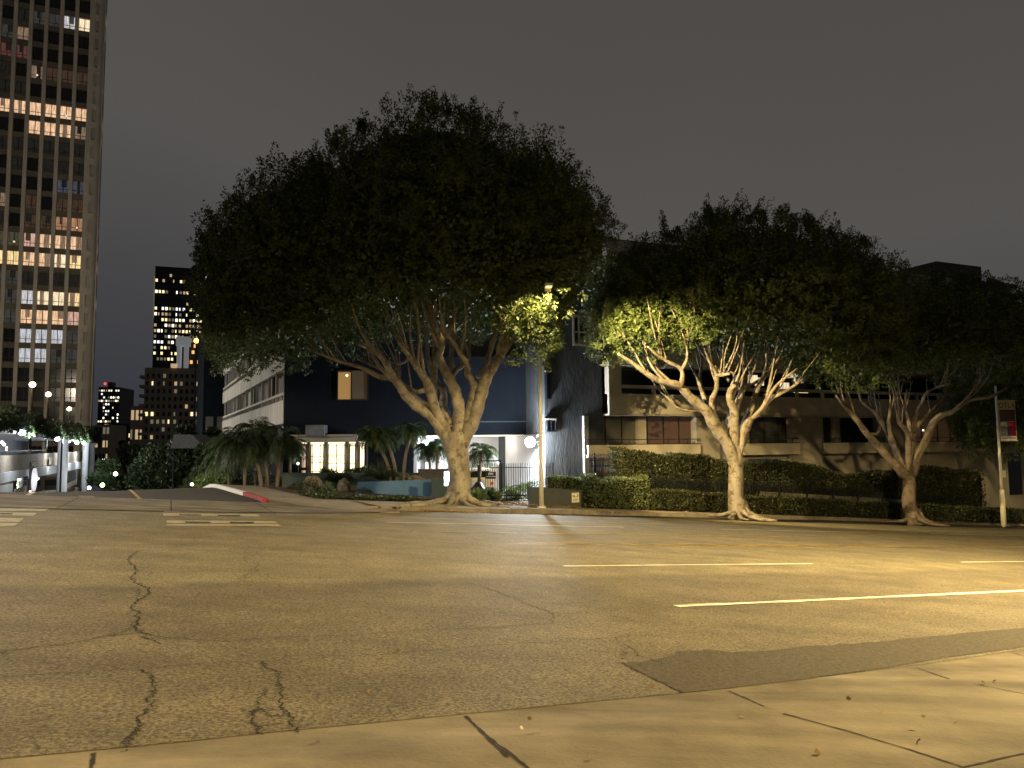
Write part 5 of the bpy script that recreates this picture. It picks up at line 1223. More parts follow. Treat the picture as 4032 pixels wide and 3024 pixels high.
# notice
Fp_a = P(2096, 1950, 35.8); Fp_b = P(2330, 1950, 38.2); angp = math.degrees(math.atan2(Fp_b[0]-Fp_a[0], Fp_b[1]-Fp_a[1])); FP_ = Frame(Fp_a[:2], angp)
t = thing('notice_sign', 'cream parking notice fixed to the dark planter wall', 'sign', FP_.pt(*FP_.hit(2264, 1978), .02))
s0, z0 = FP_.hit(2251, 1979); s1, z1 = FP_.hit(2278, 1939)
mb = MB(); mb.fbox(FP_, s0, s1, z0, z1, .01, .03); mb.build('plate', mat('cream_plate', (.78, .74, .56), rough=.5), t)
M_ink = mat('dark_ink', (.06, .05, .05), rough=.6); M_inkr = mat('red_ink', (.35, .05, .04), rough=.6)
zz = lambda f: z0+(z1-z0)*f
text_mesh('NO PARKING', .052, 'heading', FP_, (s0+s1)/2, zz(.90), .032, M_ink, t, .001)
mb = MB(); mb.fbox(FP_, s0+.05, s1-.05, zz(.56), zz(.60), .031, .034); mb.fbox(FP_, s0+.05, s0+.09, zz(.60), zz(.80), .031, .034); mb.fbox(FP_, s0+.13, s0+.2, zz(.62), zz(.75), .031, .034); mb.fbox(FP_, s1-.12, s1-.05, zz(.60), zz(.79), .031, .034); mb.build('tow_pictogram', M_ink, t)
text_mesh('TOW AWAY', .055, 'small_print', FP_, (s0+s1)/2, zz(.44), .032, M_inkr, t, .001)
mb = MB()
for f in (.32, .22, .12): mb.fbox(FP_, s0+.05, s1-.05-.06*(f < .2), zz(f), zz(f)+.018, .031, .034)
mb.build('fine_print', M_ink, t)
# ---- parked car, rear seen through the gate
def car():
    z = 42.5; c = P(1880, 1946, z); g0 = groundz(c)+.15; t = thing('parked_car', 'white boxy vehicle parked behind the gate, mostly hidden by the trunk', 'car', (c[0], c[1], g0))
    F = Frame(c[:2], 84); M_w = mat('white_car_paint', (.75, .74, .70), rough=.3, spec=.5); M_t = mat('tyre_rubber', (.02, .02, .02), rough=.9)
    top = F.hit(1880, 1848)[1]; belt = F.hit(1880, 1884)[1]
    def ring(s, w, z_): return [F.pt(-w, z_, s), F.pt(w, z_, s)]
    mb = MB(); w = .93; L_ = -4.4
    mb.hexa([F.pt(-w, g0+.35, 0), F.pt(w, g0+.35, 0), F.pt(w, g0+.35, L_), F.pt(-w, g0+.35, L_)], [F.pt(-w, belt, -.02), F.pt(w, belt, -.02), F.pt(w, belt, L_), F.pt(-w, belt, L_)])
    mb.hexa([F.pt(-w+.02, belt+.001, -.04), F.pt(w-.02, belt+.001, -.04), F.pt(w-.02, belt+.001, -3.3), F.pt(-w+.02, belt+.001, -3.3)], [F.pt(-w+.14, top, -.22), F.pt(w-.14, top, -.22), F.pt(w-.14, top, -2.7), F.pt(-w+.14, top, -2.7)])
    mb.build('body', M_w, t)
    mb = MB(); mb.hexa([F.pt(-w+.16, belt+.05, -.055), F.pt(w-.16, belt+.05, -.055), F.pt(w-.16, belt+.05, -.1), F.pt(-w+.16, belt+.05, -.1)], [F.pt(-w+.24, top-.1, -.165), F.pt(w-.24, top-.1, -.165), F.pt(w-.24, top-.1, -.25), F.pt(-w+.24, top-.1, -.25)]); mb.build('rear_window', M_glass, t)
    for sg in (-1, 1):
        mb = MB(); a, b = sorted((sg*(w-.02), sg*(w-.18))); mb.fbox(F, a, b, belt-.36, belt-.22, .0, .03); mb.build('tail_light', mat('red_lens', (.5, .02, .02), em=(1, .05, .03), es=.25), t)
        for d_ in (-.8, -3.5):
            mb = MB(); q = F.pt(sg*(w-.1), g0+.34, d_); mb.tube([q-F.e*.11, q+F.e*.11], [.34, .34], 16); wh_ = mb.build('wheel', M_t, t)
    mb = MB(); mb.fbox(F, -w, w, g0+.36, g0+.55, .001, .12); mb.build('bumper', M_black, t)
car()
c = P(1884, 1952, 39.6); t = thing('covered_grill', 'dark rounded covered object beside the largest trunk, before the parked car', 'cover', (c[0], c[1], groundz(c)+.15))
mb = MB(); g0 = groundz(c)+.15; tz = ZofY(c, 1895)
for k in range(7):
    pass
mb.tube([(c[0], c[1], g0), (c[0], c[1], g0+.5), (c[0], c[1], (g0+tz)/2+.1), (c[0], c[1], tz-.25), (c[0], c[1], tz-.08), (c[0], c[1], tz)], [.36, .38, .36, .27, .17, .05], 14, wob=.05); mb.build('cover', mat('dark_cover', (.02, .024, .035), rough=.5), t, smooth=True)
mb = MB(); pz = groundz(c)+.15; mb.tube([P(1885, 1952, 39.2), P(1885, 1830, 39.2)], [.07, .07], 10); tag(mb.build('dark_post', M_black), 'thick dark post rising in front of the parked car', 'post')
# ---- banner pole
b = XYZ(usx(3924, 26.9), 26.9, .15); zb_ = float((b-CAM)@Fw); t = thing('banner_pole', 'pole with a pale base sleeve and a street banner, at the right', 'banner pole', b)
Fb = Frame(b[:2], 60.4)
mb = MB(); ztop = ZofY(b, 1520); mb.tube([b+(0, 0, -.1), (b[0], b[1], ztop)], [.11, .07], 12); mb.build('pole', M_steel, t, smooth=True)
mb = MB(); mb.tube([b, (b[0], b[1], ZofY(b, 1928))], [.17, .145], 14); mb.build('base_sleeve', M_sleeve, t, smooth=True)
mb = MB(); zc = ZofY(b, 1865); mb.fbox(Fb, .13, .42, zc-.25, zc+.2, -.1, .1); mb.build('control_box', M_steel, t)
Fb2 = Frame(b[:2], 84)
zt = ZofY(b, 1577); zl = ZofY(b, 1736); s0, s1 = .12, 1.30
for z in (zt, zl): mb = MB(); mb.fbox(Fb2, -.1, s1+.05, z-.02, z+.02, -.02, .02); mb.build('arm', M_steel, t)
bn = thing('street_banner', 'tall street banner with pictures and red and blue panels', 'banner', Fb2.pt(s0, zl))
mb = MB(); mb.fbox(Fb2, s0, s1, zl+.02, zt-.02, -.008, .008); mb.build('cloth', mat('banner_tan', (.46, .40, .27), (.55, .48, .33), 1.5), bn)
H = zt-zl
def bp(name, pts, m, d=.011): mb = MB(); mb.poly([Fb2.pt(s0+a*(s1-s0), zl+f*H, d) for a, f in pts], m=0); mb.poly([Fb2.pt(s0+a*(s1-s0), zl+f*H, d-.002) for a, f in pts][::-1]); return mb.build(name, m, bn)
bp('picture', [(.04, .48), (.96, .48), (.96, .77), (.04, .77)], mat('banner_picture', (.10, .05, .05), (.05, .06, .12), 2.5))
bp('picture', [(.04, .12), (.45, .12), (.45, .47), (.04, .47)], mat('banner_picture_pale', (.45, .42, .38), (.12, .12, .16), 3))
bp('colour_panel', [(.45, .12), (.62, .12), (.52, .47), (.45, .47)], mat('banner_blue', (.03, .06, .28)))
bp('colour_panel', [(.62, .12), (.96, .12), (.96, .47), (.52, .47)], mat('banner_red', (.42, .03, .05), (.3, .02, .04), 3))
bp('colour_panel', [(.04, .01), (.96, .01), (.96, .11), (.04, .11)], mat('banner_white', (.70, .72, .72)))
text_mesh('DTLA', .46, 'letters', Fb2, (s0+s1)/2, zl+.87*H, .012, M_ink, bn, .002)
mb = MB(); mb.fbox(Fb2, s0+.1, s1-.1, zl+.055*H, zl+.075*H, .0125, .015); mb.build('small_print', MATS['banner_blue'], bn)
# graffiti on the kerb face
def kerbpt(u, z, d=0): 
    v = float(np.interp(u, [k[0] for k in kfront], [k[1] for k in kfront])); return XYZ(u, v-d, z)
ug = UV(G(2345, 2023))[0]; ug1 = UV(G(2475, 2026))[0]
c_ = bpy.data.curves.new('g', 'FONT'); c_.body = 'OZER KRIZL'; c_.size = .16; c_.extrude = 0; tt_ = bpy.data.objects.new('g', c_); col.objects.link(tt_); bpy.context.view_layer.update()
me = bpy.data.meshes.new_from_object(tt_.evaluated_get(bpy.context.evaluated_depsgraph_get())); bpy.data.objects.remove(tt_)
wx = max(v.co.x for v in me.vertices)
for v in me.vertices: v.co = Vector(kerbpt(ug+(ug1-ug)*v.co.x/wx, .015+v.co.y, -.004+(.015-v.co.y)*.17*0+.012))
me.materials.clear(); me.materials.append(mat('grey_spray_paint', (.03, .03, .03), rough=.7)); o = bpy.data.objects.new('kerb_graffiti', me); col.objects.link(o); struct(o)
# ============================================================ RESIDENTIAL TOWER (left)
zt_ = 118.0; CT = P(308, 1500, zt_)[:2]; TF = Frame(CT, 69)
FH = 3.0
tw = thing('residential_tower', 'tall round cornered apartment tower with vertical concrete ribs and scattered lit windows', 'tower', (CT[0], CT[1], -7))
bay = 2.12; NB = 11; r_top = ZofY(TF.pt(-1.1, 0)[:2], 84+36)   # ceiling line of row 0 windows
def zrow(k): return r_top-k*3.03     # bottom of the window in row k
zbase, ztop = -9, r_top+18
mb = MB()
mb.fbox(TF, -NB*bay, -.05, zbase, ztop, -14, -.5)
for i in range(NB+1): mb.fbox(TF, -i*bay-.27, -i*bay+.27, zbase, ztop, -.44, .12)   # ribs
# rounded corner with solid bands, then side face
Rc = 1.4; nseg = 9; cc = TF.A+TF.e*.3+TF.n*(-Rc+.3)
arc = []
for j in range(nseg+1):
    a = (math.pi/2)*j/nseg*1.02; arc.append(cc+TF.n*(Rc*math.cos(a))+TF.e*(Rc*math.sin(a)))
def arcp(q, z): return (q[0], q[1], z)
for j in range(nseg):
    a, b = arc[j], arc[j+1]
    for k in range(-6, 25):
        z = zrow(k); open_ = j in (1, 2)
        mb.quad(arcp(a, z-1.12), arcp(b, z-1.12), arcp(b, z), arcp(a, z)) if open_ else None
    if j not in (1, 2): mb.quad(arcp(a, zbase), arcp(b, zbase), arcp(b, ztop), arcp(a, ztop))
ai = [cc+(q-cc)*.75 for q in arc[:5]]
for j in range(4): mb.quad(arcp(ai[j], zbase), arcp(ai[j+1], zbase), arcp(ai[j+1], ztop), arcp(ai[j], ztop))
s_dir = -TF.n; e0 = arc[-1]; SFr = Frame(e0[:2], -27)
SFr.n = TF.e
for k in range(-6, 25):
    z = zrow(k); mb.fbox(SFr, 0, 5.4, z-1.12, z-.02, -.6, -.02)
mb.fbox(SFr, 0, 5.4, zbase, ztop, -9, -.62)
for i in range(3): mb.fbox(SFr, i*2.0-.22, i*2.0+.22, zbase, ztop, -.6, .12)
mb.build('ribbed_wall', M_tower, tw)
mb = MB()
for k in range(-6, 25): z = zrow(k); mb.fbox(TF, -NB*bay, -.02, z-.88, z-.02, -.44, -.12)
mb.build('spandrels', mat('shaded_spandrel', (.12, .10, .078), (.17, .145, .11), .4), tw)  # darker than the ribs: shade of the recess is put into the colour
# windows: colour table (row, bay) -> material
W_ = dict(
 wy=emis('room_pale_yellow', (1, .80, .45), 1.4, scale=1.5), w=emis('room_white', (.92, .92, 1), .85), wm=emis('room_warm', (1, .56, .24), 1.25), wmd=emis('room_warm_dim', (1, .62, .34), .30),
 ye=emis('room_yellow', (1, .68, .20), 1.4), rd=emis('room_red', (.75, .12, .08), .16), og=emis('room_orange', (1, .42, .12), .50), ogd=emis('room_orange_dim', (.9, .40, .18), .07),
 bl=emis('room_blue', (.25, .33, .62), .16), cw=emis('room_cool_white', (.82, .88, 1), .85), pk=emis('room_pink', (1, .52, .36), .85), gr=emis('room_grey', (.6, .6, .55), .075), ol=emis('room_olive', (.7, .6, .25), .10),
 dc=emis('room_dark_curtain', (.5, .42, .32), .022), dk=M_tdark)
tab = {0: 'wy w gr gr', 1: 'dk dk dk dk wmd gr', 2: 'dk dk dk dk rd rd', 3: 'ogd ogd ogd wmd', 4: 'dk dk dk dk dc dc', 5: 'wm wm wm wm wm wm', 6: 'wmd wm wm wm dk dk pk', 7: 'dc dc dc dc dc', 8: 'dc dc dc', 9: 'bl bl dk dk dk dk bl',
       10: 'ogd ogd dk ogd dk wmd gr', 11: 'og og ogd ogd', 12: 'wm wm wm pk ol ol cw', 13: 'ye wy wm wm ye ye', 14: 'dc dc dc dc gr gr', 15: 'ye wy wy w gr ogd', 16: 'pk wm wm wm gr pk', 17: 'gr cw cw cw dc dc', 18: 'gr gr cw cw dc dc', 19: 'dk dc dc dc wmd wmd', 20: 'dc ogd dc dc dk dk', 21: 'dc dc dc dk dk', 22: 'dk dk dk'}
darkmb = MB(); cnt = 0
def win_geo(mb, F, s0, s1, z0, z1, d, lit=True):
    mb.fbox(F, s0, s1, z0, z1, d, d+.04, 0)
    if lit:
        m_ = (s0+s1)/2; mb.fbox(F, m_-.05, m_+.05, z0, z1, d+.041, d+.09, 1); zz_ = z0+(z1-z0)*.28; mb.fbox(F, s0, s1, zz_-.04, zz_+.04, d+.042, d+.085, 1)
for k in range(-2, 24):
    row = tab.get(k, '').split()
    for i in range(9):
        s1 = -i*bay-.27; s0 = s1-bay+.54; z0 = zrow(k); z1 = z0+2.12
        m_ = row[i] if i < len(row) else ('dk' if (k*7+i*3) % 4 else 'dc')
        if m_ in ('dk',) or (m_ == 'dc' and (cnt > 92 or k < 0)):
            win_geo(darkmb, TF, s0, s1, z0, z1, -.48); continue
        if cnt >= 100: win_geo(darkmb, TF, s0, s1, z0, z1, -.48); continue
        mb = MB(); win_geo(mb, TF, s0, s1, z0, z1, -.48); w = mb.build('window', [W_[m_], M_frame], tw); cnt += 1
        rb_ = random.Random(k*31+i)
        if rb_.random() < .45:
            f0 = rb_.uniform(0, .5); f1 = f0+rb_.uniform(.25, .5); mb = MB(); mb.fbox(TF, s0+(s1-s0)*f0, s0+(s1-s0)*f1, z0+.02+(rb_.choice((0, .9))), z1-.02, -.37, -.34); mb.build('curtain', W_[{'wm': 'wmd', 'ye': 'wmd', 'wy': 'wmd', 'cw': 'gr', 'pk': 'ogd', 'w': 'gr', 'og': 'ogd'}.get(m_, 'dc')], w)
        if (k, i) in ((3, 3), (11, 0), (5, 1), (12, 4), (6, 6), (10, 4)):
            mb = MB(); mb.sphere(TF.pt((s0+s1)/2, z0+.6, -.36), .16, n=8, k=5); mb.build('table_lamp', W_['wy'], tw)
        if (k, i) == (20, 1): mb = MB(); mb.fbox(TF, s0+.05, s0+.4, z0+.1, z1-.1, -.37, -.33); mb.build('lit_gap', W_['og'], tw)
o = darkmb.build('window', [M_tdark, M_frame], tw); o['kind'] = 'stuff'; o['label'] = 'all the unlit black windows'
sl = {(-1): 'wy', 0: 'wy', 5: 'wm', 6: 'wm', 11: 'og', 12: 'wy', 13: 'ye', 14: 'wmd', 15: 'wy', 16: 'wm', 18: 'wmd', 20: 'og', 3: 'wmd'}
for k, m_ in sl.items():
    for i in range(0, 2, 1 if k % 2 else 2):
        mb = MB(); mb.fbox(SFr, i*2+.24, i*2+1.7, zrow(k), zrow(k)+1.8, -.5, -.4); mb.build('side_window', W_[m_], tw)
# ============================================================ PODIUM with lit columns
q0 = P(-60, 1900, 39)[:2]; q1 = P(365, 1900, 112)[:2]
pang = math.degrees(math.atan2(q1[0]-q0[0], q1[1]-q0[1])); PF = Frame(q0, pang); PF.n = np.array([math.cos(R(pang)), -math.sin(R(pang)), 0])
pd = thing('podium', 'lit parking podium of pale columns and brick panels along the side street, at the left', 'parking structure', (q0[0], q0[1], 0))
pls = lambda x: PF.hit(x, 1850)[0]
Lp = float(np.linalg.norm(q1-q0))
zb1 = PF.hit(0, 1657)[1]; zb0 = PF.hit(0, 1700)[1]; zm1 = PF.hit(0, 1860)[1]-.02; zm0 = zm1-.45
zB = -11
zb1r = PF.hit(330, 1722)[1]; zb0r = PF.hit(330, 1743)[1]
mb = MB(); sR = pls(350)
def slab(sa, sb, za0, za1, zb0_, zb1_, d0, d1, m=0):
    mb.hexa([PF.pt(sa, za0, d1), PF.pt(sb, zb0_, d1), PF.pt(sb, zb0_, d0), PF.pt(sa, za0, d0)], [PF.pt(sa, za1, d1), PF.pt(sb, zb1_, d1), PF.pt(sb, zb1_, d0), PF.pt(sa, za1, d0)], m)
slab(-6, sR, zb0, zb1, zb0r, zb1r, -.6, .2); slab(-6, sR, zb0+.3, zb0+.6, zb0r+.2, zb0r+.5, -12, -.61); mb.build('top_beam', M_pod, pd)
zmr = PF.hit(310, 1822)[1]
mb = MB(); slab(-6, sR, zm1-.55, zm1, zmr-.9, zmr, -.7, -.1); mb.build('middle_band', M_pod, pd)
mb = MB(); slab(-6, sR, zm1+.01, zm1+.95, zmr+.01, zmr+1.3, -.6, -.3); mb.build('brick_parapet', M_brick, pd)
mb = MB(); slab(-6, pls(65), zB, zm1-.56, zB, zm1-.56, -.7, -.15); slab(pls(65), sR, zB, zm1-2.3, zB, zmr-5, -.7, -.15); mb.build('lower_wall', M_pod, pd)
mb = MB(); slab(pls(66), sR, zm1-2.29, zm1-1.6, zmr-4.9, zmr-3.6, -.6, -.2); mb.build('brick_panel', M_brick, pd)
mb = MB(); slab(-6, sR, zB, zb0+.3, zB, zb0r+.2, -7.6, -7.3); mb.build('inner_wall', mat('podium_inner_wall', (.17, .18, .21), (.24, .25, .28), .5), pd)
mb = MB(); slab(-6, sR, zm1-.5, zm1-.3, zmr-.6, zmr-.4, -7.2, -.71); mb.build('deck', M_pod, pd)
# mesh fence along the upper opening
mb = MB(); s_ = -2
while s_ < pls(205): mb.fbox(PF, s_, s_+.05, zm1+.96, zm1+1.2, -.5, -.46); s_ += .5
slab(-6, pls(205), zm1+1.2, zm1+1.24, zm1+1.2, zm1+1.24, -.5, -.46); mb.build('guard_rail', M_black, pd)
for x, r_ in ((229, .43), (322, .36), (347, .40)):
    s_ = pls(x)-.3; mb = MB(); f = (s_+6)/(sR+6); zt2 = zb0+(zb0r-zb0)*f
    mb.tube([PF.pt(s_, zB, .35), PF.pt(s_, zt2-.4, .35), PF.pt(s_, zt2-.01, .35)], [r_, r_, r_*1.25], 20); mb.build('round_column', M_pod, pd, smooth=True)
mb = MB(); s_ = pls(191); mb.tube([PF.pt(s_, zB, .9), PF.pt(s_, zb0+.1, .9)], [.07, .07], 8); mb.build('drain_pipe', M_black, pd)
M_scb = mat('wall_lamp_glow', (1, 1, 1), em=(.90, .96, 1), es=18)
for i, (x, y, pw) in enumerate(((84, 1702, 700), (221, 1727, 1200), (266, 1736, 700), (300, 1742, 900), (328, 1744, 1400))):
    s_, z_ = PF.hit(x, y, .45); mb = MB(); mb.sphere(PF.pt(s_, z_, .5), .20, n=10, k=6); mb.sphere(PF.pt(s_, z_+.30, .62), .16, n=10, k=6) if False else None
    w = mb.build('wall_lamp', M_scb, pd); lamp('wall_lamp_light', PF.pt(s_, z_-.25, 1.0), pw, COOL, .15, parent=pd)
    mb = MB(); mb.fbox(PF, s_-.16, s_+.16, z_-.12, z_+.38, .21, .29); mb.build('bracket', M_black, w)
for x, y in ((16, 1750), (8, 1742)):
    s_, z_ = PF.hit(x, y, -3); mb = MB(); mb.sphere(PF.pt(s_, z_, -3), .12, n=8, k=5); mb.build('ceiling_lamp', mat('warm_small_glow', (1, 1, 1), em=(1, .85, .6), es=9), pd)
s_, z_ = PF.hit(24, 1768, -3.2); mb = MB(); mb.fbox(PF, s_-.35, s_+.35, z_-.2, z_+.2, -3.2, -3.15); o = mb.build('exit_sign', mat('exit_box', (1, .8, .7), em=(1, .62, .45), es=1.8), pd)
text_mesh('EXIT', .24, 'letters', PF, s_, z_, -3.14, mat('red_letters', (.5, .02, .02), em=(1, .05, .03), es=.6), o, .003)
lamp('deck_light', PF.pt(pls(40), zm1+1.9, -5.6), 420, COOL, .2, parent=pd); lamp('deck_light', PF.pt(pls(150), zm1-1.6, -4), 500, COOL, .2, parent=pd); lamp('deck_light', PF.pt(pls(290), zm1-1.9, -3), 500, COOL, .2, parent=pd)
# round lit sign with bars below
s_, z_ = PF.hit(139, 1888, .35); t = thing('round_sign', 'lit white oval sign on bars at the podium entrance', 'sign', PF.pt(s_, z_-1.2, .3))
mb = MB(); c = PF.pt(s_, z_, .35)
for j in range(24):
    a, b = 2*math.pi*j/24, 2*math.pi*(j+1)/24; rx, rz = 1.05, .80
    mb.poly([c+PF.n*.06, c+PF.e*rx*math.cos(a)+(0, 0, rz*math.sin(a)), c+PF.e*rx*math.cos(b)+(0, 0, rz*math.sin(b))])
    mb.quad(c+PF.e*rx*math.cos(a)+(0, 0, rz*math.sin(a)), c+PF.e*rx*math.cos(b)+(0, 0, rz*math.sin(b)), c+PF.e*rx*math.cos(b)+(0, 0, rz*math.sin(b))-PF.n*.12, c+PF.e*rx*math.cos(a)+(0, 0, rz*math.sin(a))-PF.n*.12)
mb.build('oval_face', mat('oval_glow', (.6, .6, .6), em=(.9, .9, .95), es=.75), t)
mb = MB(); mb.fbox(PF, s_-1.1, s_+.9, z_-.03, z_+.10, .42, .46); mb.build('white_band', M_scb, t)
mb = MB()
for k in range(7): mb.fbox(PF, s_-1.1+k*.36, s_-1.1+k*.36+.1, z_-2.0, z_+1.3, .1, .16)
mb.build('bars', M_black, t)
mb = MB(); mb.fbox(PF, s_-1.7, s_-1.1, z_-1.6, z_-.7, .2, .28); mb.build('side_panel', mat('pink_glow', (1, .8, .85), em=(1, .78, .85), es=1.6), t)
mb = MB(); mb.fbox(PF, s_-.2, s_+.25, z_-1.5, z_-.95, .2, .28); mb.build('side_panel', mat('white_glow', (1, 1, 1), em=(1, 1, 1), es=1.3), t)
for x0, y0, x1, y1, m_ in ((65, 1874, 110, 1910, M_tdark), (252, 1846, 305, 1886, M_glass2)):
    s0, z0 = PF.hit(x0, y1, -.1); s1_, z1_ = PF.hit(x1, y0, -.1); s1b, z0b = PF.hit(x1, y1, -.1); mb = MB(); mb.fbox(PF, s0, s1_, min(z0, z0b), z1_, -.14, -.08); mb.build('garage_window', m_, pd)
for x0, x1, y0, y1 in ((65, 110, 1912, 1932), (252, 305, 1888, 1906), (200, 212, 1800, 1830)):
    s0, z0 = PF.hit(x0, y1, 0); s1_, z1_ = PF.hit(x1, y0, 0); mb = MB(); mb.fbox(PF, s0, s1_, min(z0, z1_-.5), z1_, -.14, -.04); mb.build('brick_panel', M_brick, pd)
# hanging vines on top of the podium
r = np.random.default_rng(8); n = 26000; s_ = -6+r.random(n)*(pls(372)+6); f = (s_+6)/(sR+6)
zt2 = zb1+(zb1r-zb1)*f; hh = .95+.8*f; zz_ = zt2-.45-.35*np.sin(s_*.9)*np.sin(s_*.23)+r.random(n)*hh*(1+.2*np.sin(s_*.5)); dd = .25+r.random(n)*.6-(zz_-zt2)*.35
pos = PF.A+PF.e*s_[:, None]+PF.n*dd[:, None]; pos[:, 2] = zz_
core = MB()
for i in range(16):
    a = -6+(pls(370)+6)*i/16; b = -6+(pls(370)+6)*(i+1)/16; fa = (a+6)/(sR+6); fb = (b+6)/(sR+6); za = zb1+(zb1r-zb1)*fa; zb_2 = zb1+(zb1r-zb1)*fb
    core.hexa([PF.pt(a, za-.1, .2), PF.pt(b, zb_2-.1, .2), PF.pt(b, zb_2-.1, -2), PF.pt(a, za-.1, -2)], [PF.pt(a, za+.55+.7*fa, -.4), PF.pt(b, zb_2+.55+.7*fb, -.4), PF.pt(b, zb_2+.55+.7*fb, -2), PF.pt(a, za+.55+.7*fa, -2)])
tag(quads_obj('hanging_vines', leaves(pos, unit(r.normal(size=pos.shape)+[.3, -.3, -.2]), .17, .12, r), [M_dark, M_hcore], extra=core, origin=PF.pt(0, zb1)), 'thick dark vines spilling over the top beam of the podium', 'vines')
# globe lamps on the podium
M_globe = mat('warm_globe', (1, 1, 1), em=(1, .74, .42), es=9)
for x, y, z, lb in ((128, 1514, 58, 'highest'), (190, 1553, 70, 'middle'), (273, 1610, 92, 'lowest and farthest')):
    q = P(x, y, z); t = thing('globe_lamp', lb+' of the three warm globe lamps above the vines', 'lamp', (q[0], q[1], q[2]-5), 'globe lamps on the podium deck')
    mb = MB(); mb.tube([q-(0, 0, 5.), q-(0, 0, .2)], [.09, .07], 8); mb.build('pole', M_frame, t)
    mb = MB(); mb.sphere(q, .19+.0006*z, n=14, k=9); mb.build('globe', M_globe, t, smooth=True); lamp('globe_light', q+np.array([.0, -1.0, 0]), 260, WARM, .2, parent=t)
# ============================================================ DISTANT TOWERS
def far_tower(label, x0, x1, yt, z, ang, depth, rows, cols, lit, mats, wallm, ybot=1900, seed=0, wfrac=.62, hfrac=.5, y0=None, name='office_tower', strips=()):
    rr = random.Random(seed); A = P(x0, 1700, z)[:2]; F = Frame(A, ang); s1 = F.hit(x1, 1700)[0]; zt = F.hit(x0+5, yt)[1]; zb = F.hit(x0, ybot)[1]
    t = thing(name, label, 'tower', (A[0], A[1], zb)); mb = MB(); mb.fbox(F, 0, s1, zb, zt, -depth, 0); mb.build('wall', wallm, t)
    zt2 = zt if y0 is None else F.hit(x0, y0)[1]; fh = (zt2-F.hit(x0, 1830)[1])/rows; cw = s1/cols; dark = MB(); xt = MB(); n = 0
    for k in range(rows):
        band = rr.random()
        for i in range(cols):
            z0 = zt2-fh*(k+1)+fh*.3; a = i*cw+cw*(1-wfrac)/2
            p = lit*(1.9 if band > .55 else .45 if band < .3 else 1)
            if k in strips: p = 0
            hit_ = rr.random() < p
            if hit_ and n >= 100: xt.fbox(F, a, a+cw*wfrac*(1 if rr.random() < .8 else .55), z0, z0+fh*hfrac, .02, .12, rr.choice((0, 0, 1)))
            elif hit_: mb = MB(); mb.fbox(F, a, a+cw*wfrac*(1 if rr.random() < .8 else .55), z0, z0+fh*hfrac, .02, .12); mb.build('lit_window', rr.choice(mats), t); n += 1
            else: dark.fbox(F, a, a+cw*wfrac, z0, z0+fh*hfrac, .02, .08)
    o = dark.build('dark_window', M_tdark, t); o['kind'] = 'stuff'
    o = xt.build('lit_window', [mats[0], mats[-1]], t)
    if xt.v: o['kind'] = 'stuff'
    return t, F, s1, zt
oy = [emis('office_yellow', (1, .80, .42), 1.5, False), emis('office_white', (.95, .97, 1), 1.5, False), emis('office_bright', (1, .92, .7), 2.6, False), emis('office_dim', (1, .72, .4), .5, False), emis('office_faint', (.9, .75, .5), .18, False)]
t, F, s1, zt = far_tower('tall dark office tower with rows of lit windows left of the big tree', 592, 800, 1046, 420, 70, 30, 34, 15, .36, oy, M_far, seed=3, y0=1070, strips=(16, 17, 18, 2, 4))
mb = MB(); mb.fbox(F, -.3, 0, zt-30, zt-6, .1, .6); mb.build('lit_edge', oy[4], t)
t, F, s1, zt = far_tower('small distant office block with bright yellow floors beside the tower base', 382, 466, 1524, 560, 82, 30, 22, 9, .42, oy, M_far, seed=5, y0=1532)
mb = MB(); mb.fbox(F, s1*.36, s1*.56, zt, zt+4, -10, -3); mb.build('roof_box', M_far, t)
mb = MB(); mb.sphere(F.pt(s1*.3, zt+2.5, 0), 1.1, n=8, k=5); mb.build('beacon', mat('red_beacon', (1, 0, 0), em=(1, .12, .05), es=1.2), t)
t, F, s1, zt = far_tower('beige mid rise apartment block with lit rooms in front of the dark tower', 563, 830, 1447, 235, 74, 22, 12, 12, .25, [oy[0], oy[0], oy[3], oy[4], oy[4]], M_far2, seed=8, y0=1465, name='beige_tower', wfrac=.45)
for k in range(9):   # side balconies
    z0 = zt-3.4-k*3.0; mb = MB(); mb.fbox(F, -1.4, .6, z0, z0+.9, -4, .5); mb.build('balcony', M_far2, t)
mb = MB(); mb.fbox(F, F.hit(690, 1500)[0], F.hit(815, 1500)[0], zt, F.hit(750, 1345)[1], -14, -2); mb.build('upper_block', mat('brown_upper_block', (.07, .06, .055), (.09, .08, .07), .2), t)
for x, y in ((753, 1425), (782, 1425), (812, 1427), (768, 1362), (760, 1386)):
    s_, z_ = F.hit(x, y, -1.9); mb = MB(); mb.fbox(F, s_-.4, s_+.4, z_-.6, z_+.5, -1.99, -1.9); mb.build('lit_window', emis('sodium_room', (1, .50, .14), 1.2, False), t)
M_wh = mat('pale_roof_tower', (.6, .62, .62), em=(.7, .72, .74), es=.16)
mb = MB(); mb.fbox(F, F.hit(693, 1400)[0], F.hit(747, 1400)[0], F.hit(700, 1362)[1], F.hit(700, 1326)[1], -5, 1); mb.fbox(F, F.hit(697, 1400)[0], F.hit(712, 1400)[0], zt, F.hit(700, 1362)[1], -5, .8)
mb.fbox(F, F.hit(725, 1400)[0], F.hit(740, 1400)[0], zt, F.hit(700, 1362)[1], -5, .8); mb.build('pale_roof_tower', M_wh, t)
mb = MB(); mb.fbox(F, F.hit(675, 1420)[0], F.hit(700, 1420)[0], zt+.1, zt+1.3, -2, 1.2); mb.build('lit_terrace', oy[3], t)
t, F, s1, zt = far_tower('little pale framed block just left of the beige tower', 511, 566, 1598, 330, 76, 14, 3, 3, .7, [oy[3], oy[4]], M_far2, seed=9, y0=1600, name='framed_block')
